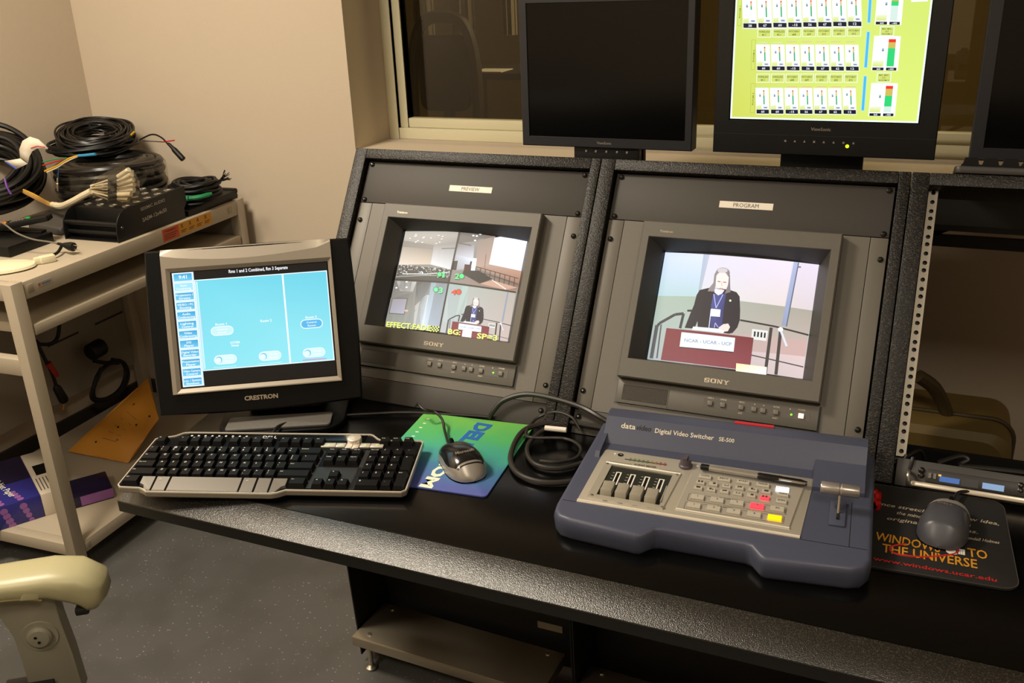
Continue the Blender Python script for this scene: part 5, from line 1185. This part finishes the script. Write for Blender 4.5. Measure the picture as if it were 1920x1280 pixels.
# tied coil
tc_=cyy(366,346,.76)
tcn=ct('tied_cable_coil','small black cable coil tied with a green strap on the flat case','cable',(tc_.x,.76,ZT+.026))
q=B(); coil(q,Vector((0,0,0)),.072,.0055,4,6,seed=4,jit=.25); q.build('coil',m_cb1,tcn,weld=False)
m_gt=mat('green_strap','1f7d4c',.5)
q=B(); q.tube(spl([(.03,-.074,.022),(.0,-.079,.020),(-.03,-.074,.022)],5),.0085,8); q.tube(spl([(.07,-.02,.026),(.06,-.052,.024),(.03,-.074,.022)],5),.0075,8); q.build('green_strap',m_gt,tcn,weld=False)
B().box(.0,.024,-.093,-.080,.008,.034).build('strap_buckle',m_gt,tcn,bevel=.003)
q=B()
rn=random.Random(9)
for k in range(14): q.tube([(.060,.02,.05),(.085+rn.uniform(-.005,.01),.02,.062+rn.uniform(-.006,.006)),(.115+rn.uniform(-.012,.012),.02+rn.uniform(-.01,.01),.078+rn.uniform(-.014,.016))],.0012,5)
q.build('frayed_end',m_cb1,tcn,weld=False)
# ---- big wrapped coil
bc=ct('wrapped_cable_coil','large thick black cable coil shrink-wrapped in clear plastic','cable',(-.315,.680,ZT))
q=B(); coil(q,Vector((0,0,0)),.150,.0125,3,7,seed=2,jit=.10,seg=9,n=56); q.build('coil',m_cb2,bc,weld=False)
q=B(); rn=random.Random(12)
def wrap(u,v):
    a=2*PI*u; r_=.166+.0025*math.sin(17*a+4*v)+.002*math.sin(29*a-6*v); z=.166*v
    if v>.86: r_-= .05*(v-.86)/.14; z=.166*.86+.024*(v-.86)/.14*1.2
    return (r_*math.cos(a),r_*math.sin(a),z)
q.grid(wrap,72,14); q.build('plastic_wrap',clear('clear_wrap','f4f2ec',.07,.10),bc)
# ---- thin coil on top
tk=cz(181,268,ZT+.185)
ttl=ct('thin_cable_coil','thin black cable coil lying on top of the wrapped coil','cable',(tk.x,tk.y,ZT+.172))
q=B(); coil(q,Vector((.004,0,.018)),.118,.0034,9,6,Matrix.Rotation(R(11),4,'X')@Matrix.Rotation(R(9),4,'Y'),seed=6,jit=.6,seg=6,n=40); q.build('coil',m_cb2,ttl,weld=False)
q=B(); coil(q,Vector((-.012,-.004,-.004)),.138,.0045,2,3,seed=8,jit=.4,seg=6,n=36); q.build('lower_turns',m_cb1,ttl,weld=False)
i0=CI@CW((tk.x,tk.y,ZT+.172))
L=lambda px,py,y:(cyy(px,py,y)-Vector((tk.x,tk.y,ZT+.172)))
q=B(); q.tube(spl([L(262,262,tk.y),L(285,252,tk.y),L(303,258,tk.y),L(316,272,tk.y)],6),.0026,7); q.build('tail',m_cb1,ttl)
a=L(315,268,tk.y); b_=L(344,299,tk.y); d=(b_-a)
q=B(); q.lathe([(.003,0),(.0052,d.length*.08),(.0062,d.length*.3),(.0088,d.length*.42),(.0092,d.length*.97),(.0078,d.length),(.0001,d.length)],a,d,n=16); q.build('microphone_plug',m_sbx,ttl)
q=B(); q.tube([L(268,264,tk.y),L(305,266,tk.y)],.0015,6); q.tube([L(305,266,tk.y),L(327,263,tk.y)],.0022,6,mi=1); q.build('stripped_lead',[m_cb1,mat('lead_red','b82418',.5)],ttl,weld=False)
q=B(); q.tube([L(246,253,tk.y-.1),L(252,247,tk.y-.1)],.003,6); q.build('yellow_lead',mat('lead_yellow','c9a21e',.5),ttl)
# ---- left coil, leaning, with paper tag and purple tie
lc=cz(-14,330,ZT+.13)
lcl=ct('heavy_cable_coil','heavy black cable coil with a white paper tag at the left edge','cable',(-.50,.42,ZT+.02))
tm=Vector((.43,-.41,.80)).to_track_quat('Z','Y').to_matrix().to_4x4()
cc=cyy(-16,340,.50)-Vector((-.50,.42,ZT+.02))
q=B(); coil(q,cc,.142,.0085,4,6,tm,seed=11,jit=.30,seg=8,n=48); q.build('coil',m_cb2,lcl,weld=False)
LL=lambda px,py,y:tuple(cyy(px,py,y)-Vector((-.50,.42,ZT+.02)))
m_tag=mat('paper_tag','cfc6b4',.7)
q=B(); oo=[(38,300),(36,280),(42,264),(56,256),(72,261),(90,277)]; ii=[(52,307),(55,293),(60,284),(68,279),(78,277),(89,280)]
V=[[q.v(LL(*oo[k],.365+.004*k)),q.v(LL(*ii[k],.360+.004*k))] for k in range(6)]
for k in range(5): q.f([V[k][0],V[k][1],V[k+1][1],V[k+1][0]])
o=q.build('paper_tag',m_tag,lcl,weld=False); sm=o.modifiers.new('s','SOLIDIFY'); sm.thickness=.0006
q=B(); q.poly([LL(8,302,.355),LL(38,297,.36),LL(52,307,.36),LL(33,316,.355)]); o=q.build('paper_tag',m_tag,lcl,weld=False); sm=o.modifiers.new('s','SOLIDIFY'); sm.thickness=.0006
q=B(); q.tube([LL(12,304,.355),LL(32,317,.355)],.0028,6); q.build('blue_edge',mat('tag_blue','1e3f96',.6),lcl)
q=B(); q.tube([LL(58,278,.362),LL(70,274,.364),LL(84,276,.37)],.0016,5); q.build('red_print',m_rd,lcl)
q=B(); q.tube(spl([LL(9,334,.36),LL(12,347,.352),LL(16,356,.35),LL(21,364,.35)],5),.003,7); q.build('purple_tie',mat('purple_plastic','5a2a86',.5),lcl)
# ---- loose multicolour lead ends
ml=ct('lead_ends','loose red, green, yellow and blue lead ends in front of the wrapped coil','wires',(-.40,.50,ZT+.02))
MLo=Vector((-.40,.50,ZT+.02)); MP=lambda px,py,y:tuple(cyy(px,py,y)-MLo)
for nm,h,pts,r_ in (('green_lead','1c8a50',[(80,304),(100,299),(125,296)],.0018),('red_lead','b82020',[(80,310),(100,304),(122,298)],.0020),('yellow_lead','d0a018',[(84,321),(105,312),(115,306),(130,297),(147,292)],.0028),('white_lead','d8d2be',[(88,323),(108,314),(120,306),(135,298),(147,293)],.0022),('blue_sleeve','2f86b4',[(147,292),(160,291),(179,289)],.0042),('blue_lead','25598c',[(124,296),(114,308),(110,320),(109,335)],.0016)):
    q=B(); q.tube(spl([MP(x,y,.50) for x,y in pts],5),r_,7); q.build(nm,mat('lead_'+h,h,.5),ml)
q=B(); q.tube([MP(108,334,.50),MP(108,343,.50),MP(108,344,.50),MP(108.5,358,.50)],[.003,.003,.0042,.0036],10); q.build('phono_plug',m_jk,ml)
# ---- bundle of white connectors in a clear bag
bn=ct('connector_bundle','bundle of cream coaxial connectors in a clear bag on a yellow wire loom','connectors',(-.20,.42,ZT+.09))
BO=Vector((-.20,.42,ZT+.09)); BP=lambda px,py,y:Vector(cyy(px,py,y))-BO
q=B()
rn=random.Random(21)
for k in range(9):
    o_=rn.uniform(-4,4); q.tube(spl([BP(30+o_,352+o_*1.2,.46),BP(60,366+o_*1.4,.45),BP(85,379+o_*1.2,.44),BP(102,386+o_,.43),BP(118,386+o_*.5,.42)],5),.0022,6,mi=k%3)
q.build('yellow_loom',[mat('loom_yellow','c4921e',.5),mat('loom_cream','cdb98a',.5),mat('loom_brown','8a4a20',.5)],bn,weld=False)
m_slv=mat('cream_sleeve','cbbfa2',.55)
q=B(); q.tube(spl([BP(98,383,.43),BP(115,386,.42),BP(135,378,.41),BP(155,367,.41),BP(172,358,.41)],6),[.008]*3+[.0095]*22,10); q.build('wrapped_stem',m_slv,bn)
m_con=mat('cream_connector','d4c9b0',.5); m_bnd=mat('grey_band','3a3934',.5)
for k in range(7):
    y0=344+6*k; x1=232+5*math.sin(k*.7)+14-abs(k-4)*2; y1_=318+9.2*k; dpt=.405+.012*((k*3)%5)
    a=BP(170,355+2.2*(k-3),.41); b_=BP(205,337+6.2*k,dpt); c_=BP(222,331+6.8*k,dpt); d_=BP(x1+4,y1_,dpt)
    q=B(); q.tube([a,b_],.0026,7); q.tube([b_,c_],.0062,9,mi=1); q.tube([c_,d_],.0068,10); q.build('connector',[m_con,m_bnd],bn,weld=False)
q=B()
def bag(u,v):
    ax=[(168,359,12),(185,350,24),(205,345,36),(228,344,42),(250,348,36),(262,356,20)]
    f_=u*5; i=min(int(f_),4); g=f_-i; x=ax[i][0]*(1-g)+ax[i+1][0]*g; y=ax[i][1]*(1-g)+ax[i+1][1]*g; h=ax[i][2]*(1-g)+ax[i+1][2]*g
    a=2*PI*v; return BP(x,y+h*.8*math.sin(a)+2*math.sin(5*a+9*u),.42+.045*math.cos(a)*(h/42)+.004*math.sin(7*a+13*u))
q.grid(bag,16,24,wrap=True); q.build('clear_bag',clear('clear_bag','f4f0e6',.16,.14),bn)
# ---- remote, pouch, laptop-like box, plugs, cream disc
gp=ct('grey_pouch','crumpled dark grey pouch between the remote and the stage box','pouch',(-.33,.46,ZT))
q=B(); q.loft([[(-.05,-.075,0),(.085,-.085,0),(.09,.07,0),(-.06,.07,0)],[(-.05,-.07,.03),(.08,-.08,.022),(.085,.07,.05),(-.055,.07,.055)]]); q.build('pouch_body',mat('pouch_grey','3c3833',.6,bump=.4,bscale=30),gp,bevel=.006,seg=3)
rp0=cz(35,420,ZT+.055)
rm=ct('remote_control','black remote control with coloured buttons at the left of the cart','remote',(rp0.x,rp0.y,ZT+.05),(R(8),0,R(-62)))
q=B(); q.rrect(-.022,.022,-.09,.09,.008,0,.016,4); q.build('body',m_sbx,rm,bevel=.002)
for k,(h,x,y) in enumerate((('c83018',.010,-.046),('d8a020',.010,-.030),('d06018',-.006,-.038),('28a048',-.004,.028),('28a048',.004,.034))): B().box(x-.004,x+.004,y-.005,y+.005,.016,.0185).build('button',mat('remote_'+h,h,.4),rm)
for a in range(3):
    for b_ in range(5): B().lathe([(.0028,0),(.0024,.0015),(.0001,.0016)],(-.012+.010*a,-.014+.008*b_,.016),n=8).build('button',m_btn,rm)
bx=ct('black_device','flat black electronic box at the near left of the cart top','device',(-.36,.235,ZT))
q=B(); q.prism([(-.25,-.06),(.15,-.075),(.145,.085),(-.25,.10)],0,.030); q.build('case',m_sbx,bx,bevel=.004)
q=B(); q.prism([(-.25,.02),(.13,.06),(.125,.085),(-.25,.10)],.030,.036); q.build('raised_edge',m_sbx,bx,bevel=.002)
def cq(px,py,h): p=cz(px,py,ZT+h); return p
PO=Vector((-.13,.24,ZT)); pc_=ct('power_plug','black two-pin power plug with a grey cord on the cart top','plug',tuple(PO))
def tub(nm,m,pts,r_,par,O,n=6,seg=8):
    q=B(); q.tube(spl([p-O for p in pts],n),r_,seg); return q.build(nm,m,par)
tub('cord',mat('grey_cord','6a6459',.4),[cq(-10,412,.08),cq(8,420,.075),cq(30,436,.06),cq(60,448,.045),cq(90,453,.035),cq(108,456,.03)],.0024,pc_,PO)
a=cq(106,456,.028)-PO; b_=cq(138,463,.022)-PO; d=b_-a
q=B(); q.lathe([(.0030,0),(.0042,d.length*.2),(.0042,d.length*.35),(.0065,d.length*.45),(.0120,d.length*.8),(.0120,d.length),(.0001,d.length)],a,d,n=12); q.build('plug_body',m_sbx,pc_)
for s_ in (-.0055,.0055):
    q=B(); q.tube([b_+Vector((0,0,s_)),b_+d.normalized()*.017+Vector((0,0,s_))],.0012,6); q.build('pin',m_jk,pc_)
UO=Vector((-.15,.17,ZT)); uc=ct('data_lead','cream data lead with a moulded plug beside the cream disc','cable',tuple(UO))
m_crm=mat('cream_plastic','d8cfae',.45)
tub('cord',m_crm,[cq(-10,494,.004),cq(10,490,.004),cq(25,489,.005),cq(45,490,.006),cq(68,490,.008)],.0032,uc,UO)
a=cq(64,490,.010)-UO; b_=cq(102,482,.010)-UO; d=b_-a; sd=Vector((-d.y,d.x,0)).normalized()
q=B(); q.loft([[a+d*t_+sd*w_*s1+Vector((0,0,-.009+.018*s2)) for s1,s2 in ((-1,0),(1,0),(1,1),(-1,1))] for t_,w_ in ((0,.005),(.28,.007),(.30,.011),(1,.012))]); q.build('plug_body',m_crm,uc,bevel=.002)
tub('adapter_tail',m_cb1,[cq(100,478,.010),cq(108,473,.012),cq(113,466,.016),cq(116,460,.02)],.004,uc,UO)
dk=(cz(0,549,ZT)+cz(75,505,ZT))/2
dd=ct('cream_disc','oval cream plastic disc lying at the near corner of the cart','disc',(-.155,.062,ZT))
q=B(); q.lathe([(.0001,0),(.060,0),(.068,.004),(.066,.010),(.050,.014),(.020,.016),(.0001,.017)],n=40); o=q.build('disc_body',m_crm,dd); o.scale=(1.45,.90,1); o.rotation_euler=(0,0,R(30))
# ---- bottom shelf
m_pur=gradmat('purple_print',[(0,'2c2a78'),(.35,'3a3a9a'),(.7,'2a2468'),(1,'17122c')],'Z',5.5,.0,.3)
fb0=cz(30,984,.106); fb1=cz(118,956,.106); d=fb1-fb0; d.z=0; yw=math.atan2(d.y,d.x); back=Vector((-math.sin(yw),math.cos(yw),0))
tcr=cz(75,912,.172); dep=.16
bxp=ct('product_box','purple and white printed carton lying on the bottom shelf','box',tuple(Vector((fb0.x,fb0.y,.104))),(0,0,yw))
Lb=d.length; wx=.42*Lb
m_pb=mat('carton_purple','2e2d78',.28); m_pw=mat('carton_white','cfc3b0',.4); m_ps=mat('carton_pink','8d5a98',.3); m_pd=mat('carton_dark','1c1530',.3)
q=B(); q.box(-.10,Lb*.62,0,.30,0,.070); q.build('purple_half',m_pb,bxp,bevel=.002)
q=B(); q.box(Lb*.62+.0005,Lb+.02,0,.30,0,.070); q.build('white_half',m_pw,bxp,bevel=.002)
q=B(); q.poly([(-.098,.13,.0705),(Lb*.61,.13,.0705),(Lb*.61,.299,.0705),(-.098,.299,.0705)]); q.build('dark_print',m_pd,bxp)
for a in range(2):
    for k in range(4):
        B().lathe([(.0001,.0003),(.010-.001*k*a,.0003),(.010-.001*k*a,0)],(-.02+.05*a+.004*k,0,.052-.016*k),(0,-1,0),n=14).build('dot_print',m_ps,bxp)
        B().lathe([(.0001,.0003),(.009,.0003),(.009,0)],(-.022+.05*a-.004*k,.012+.018*k,.0705),(0,0,1),n=14).build('dot_print',m_ps,bxp)
q=B(); q.text('Inkjet Paper',(-.016,.160,.0712),.026,(.18,-.98,0),(.98,.18,0),width=.125); q.build('white_lettering',m_whp,bxp,weld=False)
q=B(); q.box(Lb*.74,Lb*1.02,.13,.20,.070,.0706); q.build('black_label',m_mask,bxp)
q=B()
for k in range(6): q.box(Lb*.68+.009*k,Lb*.68+.009*k+.003,.025,.11,.070,.0704)
q.build('fine_print',m_ink,bxp,weld=False)
pbk=cz(152,945,.108)
bk=ct('purple_booklet','small purple booklet lying right of the carton on the bottom shelf','booklet',(pbk.x+.012,pbk.y+.030,.104),(0,0,R(52)))
q=B(); q.box(-.055,.06,-.02,.10,0,.035); q.build('pages',m_pd,bk,bevel=.003)
q=B(); q.box(-.03,.06,-.0208,-.020,.004,.033); q.build('pink_print',m_ps,bk)
# padded envelope leaning at the back of the bottom shelf
en=ct('padded_envelope','orange padded envelope with ink dots leaning on the bottom shelf','envelope',(-.33,.45,.104))
EO=Vector((-.33,.45,.104)); E=[cz(127,846,.112)-EO,cz(240,868,.108)-EO,cyy(298,785,.50)-EO,cyy(277,709,.62)-EO]
def env(side):
    def f_(u,v):
        p=(E[0]*(1-u)+E[1]*u)*(1-v)+(E[3]*(1-u)+E[2]*u)*v; n_=(E[1]-E[0]).cross(E[3]-E[0]).normalized()
        return p+n_*side*.014*(math.sin(PI*u)*math.sin(PI*v))**.5+n_*.002*math.sin(9*u+7*v)*side
    return f_
m_env=mat('manila_orange','cb8a2c',.6,vary=.15,vscale=20,bump=.2,bscale=40)
q=B(); q.grid(env(1),14,14); q.grid(env(-1),14,14); q.build('envelope_body',m_env,en)
nE=(E[1]-E[0]).cross(E[3]-E[0]).normalized()
for (u,v,h) in ((.30,.18,'2a2520'),(.62,.30,'6a6258'),(.70,.62,'2a2520'),(.80,.86,'2a2520'),(.32,.76,'901818'),(.45,.45,'2a2520')):
    p=env(1)(u,v); q=B(); q.lathe([(.004,-.001),(.0035,.0015),(.0001,.0018)],p,nE,n=10); q.build('ink_dot',mat('dot_'+h,h,.6),en)
q=B()
for k in range(5):
    a=env(1)(.35,.25+.1*k); b_=env(1)(.62,.27+.1*k); q.tube([a+nE*.0006,b_+nE*.0006],.0008,5)
q.build('handwriting',m_ink,en,weld=False)
# hanging plug with red tape, and coiled lead under the shelf
hx=-.50
HP=lambda px,py:cx(px,py,hx)
hp=ct('hanging_plug_lead','black lead with red tape and a plug hanging under the cart shelf','cable',tuple(HP(90,690)))
HO=HP(90,690)
tub('cord',m_cb1,[HP(112,600),HP(108,632),HP(95,644),HP(75,645),HP(68,640),HP(78,660),HP(90,684),HP(98,700),HP(105,722)],.006,hp,HO)
q=B(); q.tube([HP(90,680)-HO,HP(105,705)-HO],.0105,10); q.build('red_tape',mat('red_tape','a02414',.55),hp)
a=HP(104,722)-HO; b_=HP(121,752)-HO; d=b_-a
q=B(); q.lathe([(.006,0),(.013,d.length*.15),(.016,d.length*.9),(.013,d.length),(.0001,d.length)],a,d,n=14); q.build('plug_body',m_sbx,hp)
q=B(); q.tube([b_,HP(118,768)-HO],.0025,6); q.build('pin',mat('brass','a8702c',.35,metal=.8),hp)
hm=ct('hanging_adapter_lead','black adapter with its lead looped below it hanging under the cart shelf','cable',tuple(HP(180,660))); HO=HP(180,660)
q=B(); a=HP(168,662)-HO; b_=HP(192,648)-HO; q.tube(spl([a,(a+b_)/2,b_],6),[.020]+[.030]*11+[.020],14); q.build('adapter_body',m_sbx,hm,bevel=.004)
tub('lead_loop',m_cb1,[HP(176,676),HP(200,680),HP(225,676),HP(236,695),HP(228,725),HP(205,745),HP(180,748),HP(175,730),HP(185,700),HP(205,682),HP(222,680)],.007,hm,HO)
tub('lead_loop',m_cb1,[HP(190,690),HP(178,720),HP(172,745),HP(190,752),HP(225,735),HP(240,705),HP(232,680),HP(210,674)],.007,hm,HO)

# ================================================================== CHAIR
m_arm=mat('vinyl_armrest','a8a17c',.40,bump=.06,bscale=150); m_post=mat('chair_plastic','878270',.5); m_crk=mat('foam_tear','8a7d52',.8); m_chg=mat('chair_fabric','4a473f',.9,bump=.4,bscale=300); m_chb=mat('chair_base_black','171614',.5)
ZA=.615
a=at_z(0,1062,ZA); b_=at_z(150,1040,ZA); dv=(b_-a); dv.z=0; cyw=math.atan2(dv.y,dv.x)
# front end of arm near pixel (190,1075)
fe=at_z(188,1056,ZA-.012)
CH=thing('office_chair','beige office chair with a cracked vinyl armrest at the lower left edge','chair',(fe.x-math.cos(cyw)*.30,fe.y-math.sin(cyw)*.30,0),(0,0,cyw))
# local x forward (front of arm at x=.30), local y to the chair's left
def sec(x,z,w_,h_,tilt=0):
    out=[]
    for i in range(16):
        t_=2*PI*i/16; yy=w_*math.copysign(abs(math.cos(t_))**.6,math.cos(t_)); zz=h_*math.copysign(abs(math.sin(t_))**.7,math.sin(t_))
        out.append((x+math.sin(tilt)*zz,yy,z+math.cos(tilt)*zz))
    return out
def arm(y):
    q=B(); T=Matrix.Translation((0,y,0)); q.T=T
    q.loft([sec(-.06,ZA-.019,.028,.014),sec(-.05,ZA-.019,.034,.018),sec(.05,ZA-.020,.038,.019),sec(.16,ZA-.020,.041,.020),sec(.220,ZA-.023,.043,.024,.15),sec(.256,ZA-.034,.043,.030,.5),sec(.280,ZA-.052,.041,.029,.95),sec(.284,ZA-.068,.038,.023,1.3),sec(.278,ZA-.080,.031,.013,1.55)])
    o=q.build('armrest',m_arm,CH,ang=70)
    q=B(); q.T=T; q.tube(spl([(.04,-.036,ZA-.032),(.09,-.0380,ZA-.031),(.14,-.0392,ZA-.031),(.175,-.0395,ZA-.033),(.21,-.039,ZA-.041)],5),.0016,6); q.build('cracked_seam',m_crk,o)
    q=B(); q.T=T; q.loft([[(.178,-.0400,ZA-.036),(.206,-.0405,ZA-.038),(.210,-.0412,ZA-.026),(.186,-.0408,ZA-.018)],[(.180,-.0415,ZA-.034),(.203,-.0420,ZA-.036),(.207,-.0425,ZA-.028),(.188,-.0422,ZA-.022)]]); q.build('peeling_patch',m_arm,o)
    q=B(); q.T=T; q.box(.250,.272,-.026,.026,ZA-.092,ZA-.078); q.build('arm_core',m_chb,o,bevel=.003)
    q=B(); q.T=T
    pr=[(.112,ZA-.034),(.232,ZA-.034),(.222,ZA-.064),(.223,ZA-.10),(.229,ZA-.17),(.232,.36),(.148,.36),(.146,ZA-.17),(.144,ZA-.12),(.130,ZA-.070)]
    q.prismy(pr,-.018,.018); q.build('arm_post',m_post,CH,bevel=.004)
    q=B(); q.T=T; q.lathe([(.030,0),(.029,.002),(.021,.002),(.0205,.006),(.016,.010),(.0001,.012)],(.186,-.018,ZA-.124),(0,-1,0),n=24); bt=q.build('arm_button',m_post,CH)
    q=B(); q.T=T; q.lathe([(.0028,0),(.0001,.0003)],(.182,-.0298,ZA-.119),(0,-1,0),n=8); q.lathe([(.0028,0),(.0001,.0003)],(.186,-.0300,ZA-.129),(0,-1,0),n=8); q.build('button_hole',m_mask,bt,weld=False)
    q=B(); q.T=T; q.box(.138,.222,-.016,.016,.30,.36); q.build('arm_socket',m_post,CH,bevel=.003)
arm(0); arm(-.50)
q=B(); q.loft([[(x,y,z) for x,y in rr(-.34+i_,.08-i_,-.47+i_,-.05-i_,.08,6)] for z,i_ in ((.40,.02),(.42,0),(.46,0),(.475,.02))]); q.build('seat',m_chg,CH)
q=B(); q.loft([[(x-.16+zz*-.12,y,.56+zz) for y,zz in rr(-.46+i_,-.04-i_,0+i_,.48-i_,.08,6)] for x,i_ in ((-.16,.02),(-.145,0),(-.10,0),(-.085,.02))]); q.build('backrest',m_chg,CH)
B().box(-.31,.05,-.28,-.22,.37,.40).build('back_bar',m_chb,CH); B().box(-.32,-.29,-.28,-.22,.38,.70).build('back_bar',m_chb,CH)
q=B(); q.box(.11,.19,-.50,.0,.375,.40); q.build('cross_bar',m_chb,CH)
B().lathe([(.03,.10),(.03,.30),(.02,.30),(.02,.40)],(-.02,-.25,0),n=16).build('gas_column',m_chb,CH)
for k in range(5):
    an=2*PI*k/5+.3; p=Vector((-.02+.27*math.cos(an),-.25+.27*math.sin(an),.075)); q=B(); q.tube([(-.02,-.25,.11),tuple(p)],[.025,.016],8); q.build('base_leg',m_chb,CH)
    B().lathe([(.02,-.02),(.028,-.014),(.028,.014),(.02,.02)],(p.x,p.y,.0285),(math.sin(an),-math.cos(an),0),n=14).build('caster',m_chb,CH)
